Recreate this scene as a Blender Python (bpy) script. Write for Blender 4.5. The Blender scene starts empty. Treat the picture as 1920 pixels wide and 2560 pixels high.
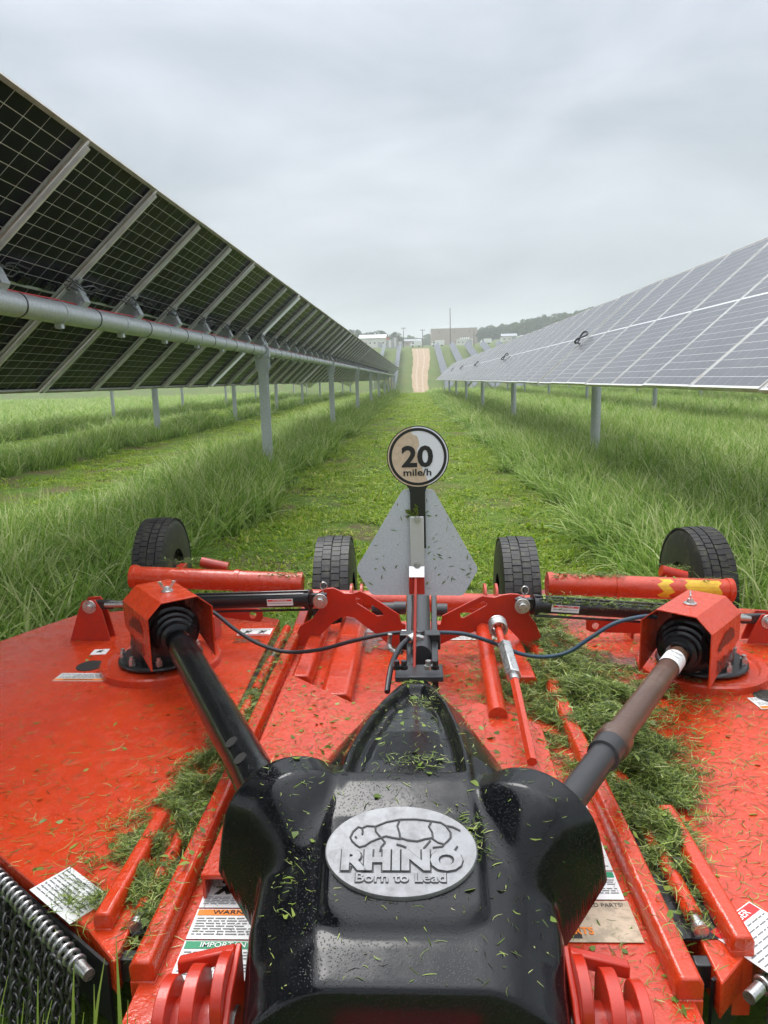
import bpy, bmesh, math, random
import numpy as np
from mathutils import Vector, Matrix
random.seed(7); rng = np.random.default_rng(7)
sc = bpy.context.scene
COL = sc.collection

# ------------------------------------------------------------------ camera, sky, sun, exposure
CAM = (0.0, 0.0, 1.65); PITCH = math.radians(10.53); YAW = math.radians(2.67); ROLL = math.radians(1.6)
cam_d = bpy.data.cameras.new("camera"); cam = bpy.data.objects.new("camera", cam_d); COL.objects.link(cam)
cam_d.sensor_fit = 'VERTICAL'; cam_d.sensor_height = 36.0; cam_d.lens = 1775.0 / 2560.0 * 36.0
cam_d.clip_start = 0.05; cam_d.clip_end = 5000
cam.matrix_world = Matrix.Translation(CAM) @ Matrix.Rotation(YAW, 4, 'Z') @ Matrix.Rotation(math.pi / 2 - PITCH, 4, 'X') @ Matrix.Rotation(-ROLL, 4, 'Z')
sc.camera = cam

world = bpy.data.worlds.new("World"); sc.world = world; world.use_nodes = True
wn = world.node_tree.nodes; wl = world.node_tree.links; wn.clear()
SUN_EL, SUN_ROT = math.radians(64), math.radians(-35)
def wnode(t, **k):
    n = wn.new(t)
    for a, b in k.items(): setattr(n, a, b)
    return n
w_out = wnode('ShaderNodeOutputWorld'); w_bg = wnode('ShaderNodeBackground')
w_sky = wnode('ShaderNodeTexSky'); w_sky.sky_type = 'NISHITA'; w_sky.sun_disc = False
w_sky.sun_elevation = SUN_EL; w_sky.sun_rotation = SUN_ROT
w_tc = wnode('ShaderNodeTexCoord'); w_sep = wnode('ShaderNodeSeparateXYZ')
wl.new(w_tc.outputs['Generated'], w_sep.inputs[0])
w_map = wnode('ShaderNodeMapping'); w_map.inputs['Scale'].default_value = (1.0, 1.0, 2.6); w_map.inputs['Location'].default_value = (3.1, 1.7, 0.35)
wl.new(w_tc.outputs['Generated'], w_map.inputs[0])
w_n1 = wnode('ShaderNodeTexNoise'); w_n1.inputs['Scale'].default_value = 3.2; w_n1.inputs['Detail'].default_value = 6; w_n1.inputs['Roughness'].default_value = .48
w_n1.inputs['Distortion'].default_value = .35
wl.new(w_map.outputs[0], w_n1.inputs['Vector'])
w_cr = wnode('ShaderNodeValToRGB')
w_cr.color_ramp.elements[0].position = .30; w_cr.color_ramp.elements[0].color = (0.75, 0.775, 0.785, 1)
w_cr.color_ramp.elements[1].position = .70; w_cr.color_ramp.elements[1].color = (1.20, 1.175, 1.165, 1)
wl.new(w_n1.outputs['Fac'], w_cr.inputs[0])
# overcast brightness by height over the horizon (whole dome, brighter towards the zenith)
w_el = wnode('ShaderNodeValToRGB')
r = w_el.color_ramp; r.elements[0].position = 0.0; r.elements[0].color = (.46, .495, .515, 1)
r.elements[1].position = 1.0; r.elements[1].color = (2.1, 2.15, 2.25, 1)
e = r.elements.new(.10); e.color = (.395, .430, .455, 1)
e = r.elements.new(.24); e.color = (.42, .455, .49, 1)
e = r.elements.new(.42); e.color = (.50, .54, .60, 1)
wl.new(w_sep.outputs['Z'], w_el.inputs[0])
w_mul = wnode('ShaderNodeMix', data_type='RGBA', blend_type='MULTIPLY'); w_mul.inputs['Factor'].default_value = 1
wl.new(w_el.outputs[0], w_mul.inputs[6]); wl.new(w_cr.outputs[0], w_mul.inputs[7])
w_sc = wnode('ShaderNodeMix', data_type='RGBA', blend_type='MULTIPLY'); w_sc.inputs['Factor'].default_value = 1
w_sc.inputs[7].default_value = (10, 10, 10, 1); wl.new(w_mul.outputs[2], w_sc.inputs[6])
w_mix = wnode('ShaderNodeMix', data_type='RGBA'); w_mix.inputs['Factor'].default_value = .94
wl.new(w_sky.outputs[0], w_mix.inputs[6]); wl.new(w_sc.outputs[2], w_mix.inputs[7])
wl.new(w_mix.outputs[2], w_bg.inputs[0]); w_bg.inputs[1].default_value = 0.1
wl.new(w_bg.outputs[0], w_out.inputs[0])

sun_d = bpy.data.lights.new("sun", 'SUN'); sun_d.energy = 1.5; sun_d.angle = math.radians(30); sun_d.color = (1, .97, .93)
sun = bpy.data.objects.new("sun", sun_d); COL.objects.link(sun)
sdir = Vector((math.sin(SUN_ROT) * math.cos(SUN_EL), math.cos(SUN_ROT) * math.cos(SUN_EL), math.sin(SUN_EL)))
sun.rotation_euler = sdir.to_track_quat('Z', 'Y').to_euler()

sc.view_settings.view_transform = 'Standard'; sc.view_settings.look = 'None'
sc.view_settings.exposure = 0.62; sc.view_settings.gamma = 1.0; sc.view_settings.use_curve_mapping = False
sc.cycles.max_bounces = 8; sc.cycles.volume_bounces = 1; sc.cycles.use_denoising = True

# ------------------------------------------------------------------ measuring helpers: a bearing taken from the photograph, intersected with a real plane
_F = 1775.0; _R = np.array(cam.matrix_world.to_3x3()); _C = np.array(CAM)
def _ray(x, y): return _R @ np.array([x - 960.0, 1280.0 - y, -_F])
def atz(x, y, z): d = _ray(x, y); return Vector(_C + (z - _C[2]) / d[2] * d)
def aty(x, y, Y): d = _ray(x, y); return Vector(_C + (Y - _C[1]) / d[1] * d)

# ------------------------------------------------------------------ materials
def mat(name, base=(.5, .5, .5), rough=.5, metal=0.0, coat=0.0, spec=.5, noise=None, rnoise=None, bump=None, tint2=None, tscale=6, tmin=.45, tmax=.6, wet=None):
    m = bpy.data.materials.new(name); m.use_nodes = True; nt = m.node_tree; N = nt.nodes; L = nt.links
    b = N['Principled BSDF']; b.inputs['Base Color'].default_value = (*base, 1); b.inputs['Roughness'].default_value = rough
    b.inputs['Metallic'].default_value = metal; b.inputs['Specular IOR Level'].default_value = spec
    b.inputs['Coat Weight'].default_value = coat; b.inputs['Coat Roughness'].default_value = .06
    tc = N.new('ShaderNodeTexCoord')
    def noi(scale, detail=4, rough_=.6):
        n = N.new('ShaderNodeTexNoise'); n.inputs['Scale'].default_value = scale; n.inputs['Detail'].default_value = detail; n.inputs['Roughness'].default_value = rough_
        L.new(tc.outputs['Object'], n.inputs['Vector']); return n
    if tint2:
        n = noi(tscale, 6, .65); cr = N.new('ShaderNodeValToRGB'); L.new(n.outputs['Fac'], cr.inputs[0])
        cr.color_ramp.elements[0].position = tmin; cr.color_ramp.elements[0].color = (*base, 1)
        cr.color_ramp.elements[1].position = tmax; cr.color_ramp.elements[1].color = (*tint2, 1)
        L.new(cr.outputs[0], b.inputs['Base Color'])
    if rnoise:
        n = noi(rnoise[0], 4); mr = N.new('ShaderNodeMapRange'); L.new(n.outputs['Fac'], mr.inputs['Value'])
        mr.inputs['From Min'].default_value = .35; mr.inputs['From Max'].default_value = .65
        mr.inputs['To Min'].default_value = rnoise[1]; mr.inputs['To Max'].default_value = rnoise[2]
        L.new(mr.outputs[0], b.inputs['Roughness'])
    prev = None
    for (sc_, st, dist) in (bump or []):
        n = noi(sc_, 3); bp = N.new('ShaderNodeBump'); bp.inputs['Strength'].default_value = st; bp.inputs['Distance'].default_value = dist
        L.new(n.outputs['Fac'], bp.inputs['Height'])
        if prev: L.new(prev.outputs[0], bp.inputs['Normal'])
        prev = bp
    if wet:   # standing rain drops: small voronoi domes
        v = N.new('ShaderNodeTexVoronoi'); v.inputs['Scale'].default_value = wet[0]; L.new(tc.outputs['Object'], v.inputs['Vector'])
        mr = N.new('ShaderNodeMapRange'); L.new(v.outputs['Distance'], mr.inputs['Value']); mr.inputs['From Min'].default_value = .12; mr.inputs['From Max'].default_value = .34
        mr.inputs['To Min'].default_value = 1; mr.inputs['To Max'].default_value = 0; mr.interpolation_type = 'SMOOTHSTEP'
        bp = N.new('ShaderNodeBump'); bp.inputs['Strength'].default_value = wet[1]; bp.inputs['Distance'].default_value = wet[2]
        L.new(mr.outputs[0], bp.inputs['Height'])
        if prev: L.new(prev.outputs[0], bp.inputs['Normal'])
        prev = bp
    if prev:
        L.new(prev.outputs[0], b.inputs['Normal'])
        if coat: L.new(prev.outputs[0], b.inputs['Coat Normal'])
    return m
M = {}
M['red'] = mat('wet_red_paint', (.53, .040, .006), .3, coat=.35, rnoise=(16, .14, .34), bump=[(46, .55, .004), (9, .25, .01)], wet=(240, .5, .0011), tint2=(.49, .036, .009), tscale=3)
M['red2'] = mat('red_paint_smooth', (.47, .023, .006), .35, coat=.3, bump=[(60, .10, .002)], wet=(260, .25, .0008), tint2=(.38, .022, .009), tscale=8)
M['black'] = mat('black_plastic', (.0045, .005, .0062), .2, coat=.0, spec=.42, rnoise=(14, .09, .24), bump=[(24, .10, .003), (240, .08, .0006)], wet=(210, .4, .0010))
M['blackm'] = mat('black_painted_steel', (.012, .012, .014), .3, coat=.3, bump=[(50, .12, .002)])
M['rubber'] = mat('tyre_rubber', (.018, .017, .017), .5, tint2=(.060, .060, .035), tscale=22, tmin=.5, tmax=.7, bump=[(120, .25, .002)])
M['rimd'] = mat('dark_hub', (.012, .011, .010), .7)
M['steel'] = mat('zinc_steel', (.55, .55, .54), .28, metal=.9, rnoise=(60, .2, .45))
M['chain'] = mat('chain_steel', (.13, .13, .125), .34, metal=.8, rnoise=(40, .2, .5))
M['galv'] = mat('galvanised', (.50, .53, .555), .36, metal=.4, tint2=(.62, .65, .67), tscale=55, rnoise=(40, .34, .5), bump=[(90, .08, .001)])
M['smv'] = mat('galvanised_plate', (.50, .545, .59), .36, metal=.25, tint2=(.60, .645, .69), tscale=140, tmin=.4, tmax=.65, bump=[(60, .05, .001)])
M['alu'] = mat('cast_aluminium', (.27, .275, .285), .5, metal=.25, tint2=(.19, .19, .195), tscale=30, tmin=.42, tmax=.66, rnoise=(80, .3, .55), bump=[(160, .25, .0012)])
M['plate'] = mat('bright_bracket', (.62, .63, .63), .35, metal=.5, bump=[(60, .05, .001)])
M['brown'] = mat('brown_shaft_paint', (.085, .042, .028), .34, coat=.2, tint2=(.13, .078, .05), tscale=9, tmin=.48, tmax=.7, bump=[(50, .1, .002)], wet=(100, .4, .001))
M['dgrey'] = mat('dark_grey_steel', (.045, .045, .048), .35, metal=.3, bump=[(60, .1, .002)])
M['white'] = mat('decal_white', (.74, .75, .74), .35, tint2=(.55, .55, .50), tscale=30, tmin=.55, tmax=.75)
M['tan'] = mat('decal_stained_tan', (.50, .39, .28), .5, tint2=(.34, .27, .19), tscale=40)
M['cream'] = mat('sign_aged_cream', (.62, .50, .36), .42, tint2=(.56, .44, .31), tscale=60)
M['signw'] = mat('sign_white', (.76, .79, .83), .3)
M['print'] = mat('print_black', (.015, .015, .015), .4)
M['printg'] = mat('print_grey', (.16, .16, .16), .5)
M['orange'] = mat('print_orange', (.80, .22, .02), .4)
M['green'] = mat('print_green', (.02, .26, .12), .4)
M['dred'] = mat('print_red', (.62, .02, .02), .4)
M['logo'] = mat('worn_logo_print', (.085, .018, .012), .45, tint2=(.16, .022, .012), tscale=50)
M['yellow'] = mat('yellow_tape', (.72, .46, .02), .4, tint2=(.62, .36, .02), tscale=20)
M['hose'] = mat('rubber_hose', (.012, .016, .022), .35, bump=[(300, .2, .001)])
M['hoseb'] = mat('blue_hose', (.012, .045, .085), .38, tint2=(.02, .05, .06), tscale=20, bump=[(300, .2, .001)])
M['mud'] = mat('wet_mud', (.10, .05, .030), .22, coat=.6, tint2=(.30, .05, .02), tscale=26, tmin=.42, tmax=.58, bump=[(60, .5, .006)])

def leafmat(name, stops, trans=.35, rough=.42, attr='tint', objrand=.25, hue2=None):
    m = bpy.data.materials.new(name); m.use_nodes = True; nt = m.node_tree; N = nt.nodes; L = nt.links
    b = N['Principled BSDF']; out = N['Material Output']; b.inputs['Roughness'].default_value = rough; b.inputs['Specular IOR Level'].default_value = .28
    at = N.new('ShaderNodeAttribute'); at.attribute_name = attr
    oi = N.new('ShaderNodeObjectInfo'); ma = N.new('ShaderNodeMath'); ma.operation = 'MULTIPLY_ADD'; ma.inputs[1].default_value = objrand
    sub = N.new('ShaderNodeMath'); sub.operation = 'SUBTRACT'; sub.inputs[1].default_value = .5; L.new(oi.outputs['Random'], sub.inputs[0])
    L.new(sub.outputs[0], ma.inputs[0]); L.new(at.outputs['Fac'], ma.inputs[2])
    cr = N.new('ShaderNodeValToRGB'); L.new(ma.outputs[0], cr.inputs[0]); R_ = cr.color_ramp
    while len(R_.elements) > 1: R_.elements.remove(R_.elements[-1])
    R_.elements[0].position = stops[0][0]; R_.elements[0].color = (*stops[0][1], 1)
    for p, c in stops[1:]: el = R_.elements.new(p); el.color = (*c, 1)
    L.new(cr.outputs[0], b.inputs['Base Color'])
    tr = N.new('ShaderNodeBsdfTranslucent'); L.new(cr.outputs[0], tr.inputs[0])
    mx = N.new('ShaderNodeMixShader'); mx.inputs[0].default_value = trans
    L.new(b.outputs[0], mx.inputs[1]); L.new(tr.outputs[0], mx.inputs[2]); L.new(mx.outputs[0], out.inputs[0])
    return m
M['tall'] = leafmat('tall_grass_blade', [(0, (.070, .150, .013)), (.45, (.185, .325, .038)), (.8, (.34, .47, .11)), (.97, (.58, .62, .30))], objrand=.3, trans=.45)
M['short'] = leafmat('mown_grass_blade', [(0, (.10, .20, .010)), (.5, (.235, .37, .018)), (.85, (.38, .46, .045)), (1, (.54, .50, .17))], objrand=.35, trans=.45)
M['clip'] = leafmat('cut_grass_clipping', [(0, (.012, .024, .006)), (.25, (.055, .090, .014)), (.5, (.14, .21, .032)), (.78, (.30, .38, .085)), (1, (.56, .56, .28))], trans=.15, rough=.35, objrand=0)
M['leaf'] = leafmat('tree_leaf', [(0, (.030, .060, .018)), (.5, (.055, .10, .028)), (1, (.10, .155, .045))], objrand=.5)
M['bark'] = mat('bark', (.10, .08, .06), .9)

# ------------------------------------------------------------------ mesh helpers
class MB:
    def __init__(s): s.v = []; s.f = []
    def add(s, vs, fs):
        o = len(s.v); s.v += [tuple(v) for v in vs]; s.f += [tuple(i + o for i in f) for f in fs]; return s
    def box(s, c, d, R=None):
        R = R or Matrix.Identity(3); vs = []
        for z in (-.5, .5):
            for y in (-.5, .5):
                for x in (-.5, .5): vs.append(Vector(c) + R @ Vector((x * d[0], y * d[1], z * d[2])))
        return s.add(vs, [(0, 2, 3, 1), (4, 5, 7, 6), (0, 1, 5, 4), (2, 6, 7, 3), (0, 4, 6, 2), (1, 3, 7, 5)])
    def bar(s, a, b, w, h, up=(0, 0, 1)):
        a = Vector(a); b = Vector(b); d = b - a; L = d.length; d.normalize(); x = d.cross(Vector(up)).normalized(); z = x.cross(d)
        R = Matrix((x, d, z)).transposed(); return s.box((a + b) / 2, (w, L, h), R)
    def cyl(s, a, b, r, r2=None, n=20, caps=True):
        a = Vector(a); b = Vector(b); r2 = r if r2 is None else r2; d = (b - a).normalized()
        x = d.orthogonal().normalized(); y = d.cross(x); vs = []
        for i in range(n):
            t = 2 * math.pi * i / n; o = x * math.cos(t) + y * math.sin(t); vs.append(a + o * r); vs.append(b + o * r2)
        fs = [(2 * i, 2 * ((i + 1) % n), 2 * ((i + 1) % n) + 1, 2 * i + 1) for i in range(n)]
        if caps: fs += [tuple(2 * i for i in reversed(range(n))), tuple(2 * i + 1 for i in range(n))]
        return s.add(vs, fs)
    def lathe(s, a, axis, prof, n=28):   # prof: (distance along axis, radius)
        a = Vector(a); d = Vector(axis).normalized(); x = d.orthogonal().normalized(); y = d.cross(x); vs = []; fs = []
        for (t, r_) in prof:
            for i in range(n):
                q = 2 * math.pi * i / n; vs.append(a + d * t + (x * math.cos(q) + y * math.sin(q)) * max(r_, 1e-4))
        for j in range(len(prof) - 1):
            for i in range(n): fs.append((j * n + i, j * n + (i + 1) % n, (j + 1) * n + (i + 1) % n, (j + 1) * n + i))
        return s.add(vs, fs)
    def tube(s, pts, r, n=10, closed=False):
        pts = [Vector(p) for p in pts]; m = len(pts); vs = []; fs = []; prevx = None
        for i, p in enumerate(pts):
            if closed: d = pts[(i + 1) % m] - pts[i - 1]
            else: d = pts[min(i + 1, m - 1)] - pts[max(i - 1, 0)]
            d.normalize(); x = d.orthogonal().normalized() if prevx is None else (prevx - d * prevx.dot(d)).normalized(); prevx = x; y = d.cross(x)
            rr = r(i / max(m - 1, 1)) if callable(r) else r
            for k in range(n): q = 2 * math.pi * k / n; vs.append(p + (x * math.cos(q) + y * math.sin(q)) * rr)
        for i in range(m if closed else m - 1):
            j = (i + 1) % m
            for k in range(n): fs.append((i * n + k, i * n + (k + 1) % n, j * n + (k + 1) % n, j * n + k))
        if not closed: fs += [tuple(reversed(range(n))), tuple((m - 1) * n + k for k in range(n))]
        return s.add(vs, fs)
    def prism(s, pts, off):   # polygon (3d points) pushed by vector off
        pts = [Vector(p) for p in pts]; off = Vector(off); n = len(pts)
        vs = pts + [p + off for p in pts]
        fs = [tuple(reversed(range(n))), tuple(range(n, 2 * n))] + [(i, (i + 1) % n, n + (i + 1) % n, n + i) for i in range(n)]
        return s.add(vs, fs)
    def mesh(s, name, m, smooth=35):
        me = bpy.data.meshes.new(name); me.from_pydata(s.v, [], s.f)
        if m is not None: me.materials.append(m)
        bm = bmesh.new(); bm.from_mesh(me); bmesh.ops.recalc_face_normals(bm, faces=bm.faces); bm.to_mesh(me); bm.free()
        if smooth: me.shade_smooth(); me.set_sharp_from_angle(angle=math.radians(smooth))
        return me
    def build(s, name, m, parent=None, bevel=0, smooth=35, label=None, stuff=False):
        o = bpy.data.objects.new(name, s.mesh(name, m, smooth)); COL.objects.link(o)
        if bevel:
            b = o.modifiers.new('bevel', 'BEVEL'); b.width = bevel; b.segments = 2; b.limit_method = 'ANGLE'; b.angle_limit = math.radians(40)
        if parent is not None:
            o.parent = parent; o.matrix_parent_inverse = Matrix.Translation(-world_loc(parent))
        if label: o['label'] = label
        if stuff: o['kind'] = 'stuff'
        return o
def world_loc(o):
    # geometry is modelled in world coordinates; every parent here is an unrotated Empty or a part whose own origin is the world origin
    p = Vector(o.location)
    if o.parent is not None: p = p * 0 if o.type == 'MESH' else p
    return p if o.type == 'EMPTY' else Vector((0, 0, 0))
def tag(o, label=None, cat=None, group=None, kind=None):
    if label: o['label'] = label
    if cat: o['category'] = cat
    if group: o['group'] = group
    if kind: o['kind'] = kind
    return o
def thing(name, label, cat, loc=(0, 0, 0), group=None):
    o = bpy.data.objects.new(name, None); COL.objects.link(o); o.location = loc; o.empty_display_size = .2; return tag(o, label, cat, group)
def sub(o, name, mesh, loc=(0, 0, 0), rot=(0, 0, 0)):   # part with local transform (identity inverse)
    c = bpy.data.objects.new(name, mesh); COL.objects.link(c); c.parent = o; c.location = loc; c.rotation_euler = rot; return c
def link_raw(name, verts, faces, material, attrs=None, parent=None, smooth=True):
    me = bpy.data.meshes.new(name)
    verts = np.asarray(verts, np.float32); faces = np.asarray(faces, np.int32); nf, k = faces.shape
    me.vertices.add(len(verts)); me.vertices.foreach_set('co', verts.ravel())
    me.loops.add(nf * k); me.loops.foreach_set('vertex_index', faces.ravel())
    me.polygons.add(nf); me.polygons.foreach_set('loop_start', np.arange(nf, dtype=np.int32) * k)
    try: me.polygons.foreach_set('loop_total', np.full(nf, k, np.int32))
    except Exception: pass
    me.update(calc_edges=True); me.validate()
    if smooth: me.shade_smooth()
    me.materials.append(material)
    for n_, a in (attrs or {}).items():
        at = me.attributes.new(n_, 'FLOAT', 'POINT'); at.data.foreach_set('value', np.asarray(a, np.float32))
    return me

# ------------------------------------------------------------------ terrain
_ky = np.array([-60, 88, 112, 140, 165, 190, 215, 283, 300, 450, 700, 1500.]); _kz = np.array([0, 0, -1.2, -4.2, -4.0, -1.6, 2.2, 12.65, 14, 21.9, 30, 60.])
_fy = np.arange(-60, 1500, 1.0); _fz = np.interp(_fy, _ky, _kz); _kn = np.hanning(17); _kn /= _kn.sum()
_fzs = np.convolve(np.pad(_fz, 8, mode='edge'), _kn, mode='valid')
def sst(t): t = np.clip(t, 0, 1); return t * t * (3 - 2 * t)
def H(x, y):
    x = np.asarray(x, float); y = np.asarray(y, float)
    z = np.interp(y, _fy, _fzs)
    z = z + 12 * sst((x - 30) / 110) * sst((y - 330) / 150) + 5 * sst((-x - 60) / 100) * sst((y - 330) / 150)
    return z
def Hs(x, y): return float(H(x, y))
def build_ground():
    ys = np.unique(np.concatenate([np.arange(-12, 30, .5), np.arange(30, 120, 2), np.arange(120, 300, 3), np.arange(300, 700, 12), np.arange(700, 1500, 60)]))
    xs = np.unique(np.concatenate([np.arange(-12, 12.1, .5), np.arange(12, 60, 4), np.arange(60, 700, 25), -np.arange(12, 60, 4), -np.arange(60, 700, 25)]))
    X, Y = np.meshgrid(xs, ys); Z = H(X, Y)
    near = (np.abs(X) < 12) & (Y < 60)
    Z = Z + near * (.02 * np.sin(X * 1.7 + Y * .6) + .015 * np.sin(Y * 1.9 - X))
    nx = len(xs); ny = len(ys); V = np.stack([X, Y, Z], -1).reshape(-1, 3)
    i = np.arange(ny - 1)[:, None] * nx + np.arange(nx - 1)[None]; i = i.ravel()
    F_ = np.stack([i, i + 1, i + nx + 1, i + nx], 1)
    m = bpy.data.materials.new('ground_grass'); m.use_nodes = True; nt = m.node_tree; N = nt.nodes; L = nt.links; b = N['Principled BSDF']
    b.inputs['Roughness'].default_value = .8; b.inputs['Specular IOR Level'].default_value = .08; tc = N.new('ShaderNodeTexCoord')
    def noi(s, d=6):
        n = N.new('ShaderNodeTexNoise'); n.inputs['Scale'].default_value = s; n.inputs['Detail'].default_value = d; n.inputs['Roughness'].default_value = .65; L.new(tc.outputs['Object'], n.inputs[0]); return n
    def ramp(src, st):
        c = N.new('ShaderNodeValToRGB'); L.new(src, c.inputs[0]); c.color_ramp.elements[0].position = st[0][0]; c.color_ramp.elements[0].color = (*st[0][1], 1)
        c.color_ramp.elements[1].position = st[-1][0]; c.color_ramp.elements[1].color = (*st[-1][1], 1)
        for p, q in st[1:-1]: el = c.color_ramp.elements.new(p); el.color = (*q, 1)
        return c
    g = ramp(noi(2.2).outputs['Fac'], [(.3, (.055, .10, .016)), (.5, (.09, .15, .022)), (.7, (.14, .19, .035))])
    g2 = ramp(noi(.13, 4).outputs['Fac'], [(.35, (.7, .85, .7)), (.65, (1.15, 1.05, 1.0))])
    mm = N.new('ShaderNodeMix'); mm.data_type = 'RGBA'; mm.blend_type = 'MULTIPLY'; mm.inputs[0].default_value = 1; L.new(g.outputs[0], mm.inputs[6]); L.new(g2.outputs[0], mm.inputs[7])
    soil = ramp(noi(14).outputs['Fac'], [(.3, (.07, .055, .03)), (.7, (.17, .13, .075))])
    sf = ramp(noi(.9, 7).outputs['Fac'], [(.48, (0, 0, 0)), (.60, (.9, .9, .9))])
    m2 = N.new('ShaderNodeMix'); m2.data_type = 'RGBA'; L.new(sf.outputs[0], m2.inputs[0]); L.new(mm.outputs[2], m2.inputs[6]); L.new(soil.outputs[0], m2.inputs[7])
    L.new(m2.outputs[2], b.inputs['Base Color'])
    bp = N.new('ShaderNodeBump'); bp.inputs['Distance'].default_value = .05; bp.inputs['Strength'].default_value = .8; L.new(noi(9).outputs['Fac'], bp.inputs['Height']); L.new(bp.outputs[0], b.inputs['Normal'])
    me = link_raw('ground', V, F_, m); o = bpy.data.objects.new('ground', me); COL.objects.link(o); o['kind'] = 'structure'
build_ground()
def sheet(name, ys, xl, xr, m, dz, nx=7):
    vs = []; fs = []
    for y in ys:
        for k in range(nx):
            x = xl(y) + (xr(y) - xl(y)) * k / (nx - 1); vs.append((x, y, Hs(x, y) + dz))
    for j in range(len(ys) - 1):
        for k in range(nx - 1): a = j * nx + k; fs.append((a, a + 1, a + nx + 1, a + nx))
    o = MB().add(vs, fs).build(name, m, smooth=60); o['kind'] = 'structure'; return o
M['dirt'] = mat('dirt_road_clay', (.27, .185, .105), .85, tint2=(.37, .27, .165), tscale=.9, tmin=.4, tmax=.62, bump=[(3, .5, .05)])
M['rut'] = mat('wheel_rut_wet_clay', (.38, .29, .20), .6, tint2=(.29, .20, .12), tscale=1.4)
_yy = list(np.arange(140, 300, 3.))
road_c = lambda y: 1.35 + (y - 170) * .014 + .25 * math.sin(y * .08)
road_w = lambda y: 1.72 + (y - 170) * .0145
sheet('dirt_road', _yy, lambda y: road_c(y) - road_w(y) + .12 * math.sin(y * .37), lambda y: road_c(y) + road_w(y) + .12 * math.sin(y * .29 + 2), M['dirt'], .03)
for q in (-.42, .32):
    sheet('wheel_rut', _yy, lambda y: road_c(y) + q * road_w(y) * 1.0 - .22, lambda y: road_c(y) + q * road_w(y) + .22, M['rut'], .05, 3)

# puddles in the lane
M['water'] = mat('puddle_water', (.05, .05, .04), .04, spec=.8)
for px_, py_, rr in ((985, 1027, .36), (978, 1047, .18), (1062, 1030, .14)):
    c = atz(px_, py_, 0.035); vs = [(c.x, c.y, .045)]
    for i in range(18):
        t = i / 18 * 2 * math.pi; k = rr * (1 + .3 * math.sin(3 * t + px_) + .15 * math.sin(5 * t)); vs.append((c.x + k * math.cos(t), c.y + 2.4 * k * math.sin(t), .045))
    o = MB().add(vs, [(0, i + 1, (i + 1) % 18 + 1) for i in range(18)]).build('puddle', M['water'], smooth=0); o['kind'] = 'structure'

# ------------------------------------------------------------------ solar trackers
TH = math.radians(41.5); CH = 2.28; MW = 1.128; PITCHM = 1.14; GAP = .12; BAY = 9 * PITCHM + GAP
nrm = Vector((-math.sin(TH), 0, math.cos(TH))); along = Vector((math.cos(TH), 0, math.sin(TH)))
M['glass'] = mat('module_glass_grid', (.74, .76, .76), .17, spec=.6)
M['cell'] = mat('solar_cell_front', (.085, .087, .098), .27, spec=1.0, tint2=(.10, .102, .112), tscale=1.3)
M['cellb'] = mat('solar_cell_back', (.010, .012, .018), .16, spec=.06)
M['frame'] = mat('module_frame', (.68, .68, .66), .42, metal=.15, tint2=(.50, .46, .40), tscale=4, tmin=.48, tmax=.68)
M['framed'] = mat('module_frame_taupe', (.36, .33, .285), .5, metal=.1, tint2=(.26, .235, .19), tscale=6)  # taupe tone for the upper edge bar and the underside lips
M['rail'] = mat('rail_galvanised', (.86, .87, .87), .3, metal=.1, tint2=(.66, .65, .62), tscale=5, tmin=.48, tmax=.66)  # near-white colour carries the sky's reflection on the rails
M['railb'] = mat('rail_bright', (.75, .77, .78), .3, metal=.3)
def module_meshes():
    f = MB()
    for sx in (-1, 1):
        f.box((sx * (CH / 2 - .006), 0, -.0175), (.010, MW, .035)); f.box((sx * (CH / 2 - .018), 0, -.0345), (.018, MW - .03, .003))
        f.box((0, sx * (MW / 2 - .006), -.0175), (CH - .024, .009, .035)); f.box((0, sx * (MW / 2 - .020), -.0345), (CH - .06, .016, .003))
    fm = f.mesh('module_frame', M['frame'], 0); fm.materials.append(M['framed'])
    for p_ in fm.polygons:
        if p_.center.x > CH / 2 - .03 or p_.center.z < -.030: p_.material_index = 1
    gm = MB().box((0, 0, -.008), (CH - .024, MW - .024, .005)).mesh('glass_pane', M['glass'], 0)
    c = MB(); pw = (MW - .05) / 6; rows = 12; ph = (CH / 2 - .035) / rows
    for top in (0, 1):
        z = -.0048 if top else -.0112
        for s_ in (-1, 1):
            for r_ in range(rows):
                for k in range(6):
                    x0 = s_ * (.012 + r_ * ph) + (0 if s_ > 0 else 0); x1 = s_ * (.012 + (r_ + 1) * ph - .0044)
                    y0 = -(MW - .05) / 2 + k * pw + .0022; y1 = y0 + pw - .0044
                    q = [(x0, y0, z), (x1, y0, z), (x1, y1, z), (x0, y1, z)]
                    if (s_ > 0) != bool(top): q = q[::-1]
                    c.add(q, [(0, 1, 2, 3)])
    me = bpy.data.meshes.new('cell_grid'); me.from_pydata(c.v, [], c.f); me.materials.append(M['cell']); me.materials.append(M['cellb'])
    for p_ in me.polygons: p_.material_index = 0 if p_.center.z > -.008 else 1
    j = MB().box((.05, 0, -.022), (.06, .11, .02)).box((.05, .045, -.034), (.05, .02, .012)); jm = j.mesh('junction_box', M['blackm'], 0)
    return fm, gm, me, jm
FM, GM, CM, JM = module_meshes()
RAIL = MB().box((0, -.0, -.010), (2.2, .020, .003)).box((0, -.010, .004), (2.2, .003, .026)).box((0, .010, .004), (2.2, .003, .026)).mesh('support_rail', M['rail'], 0)
RAILB = RAIL.copy(); RAILB.transform(Matrix.Diagonal((1, 1.8, 1, 1))); RAILB.materials.clear(); RAILB.materials.append(M['railb'])
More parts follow.
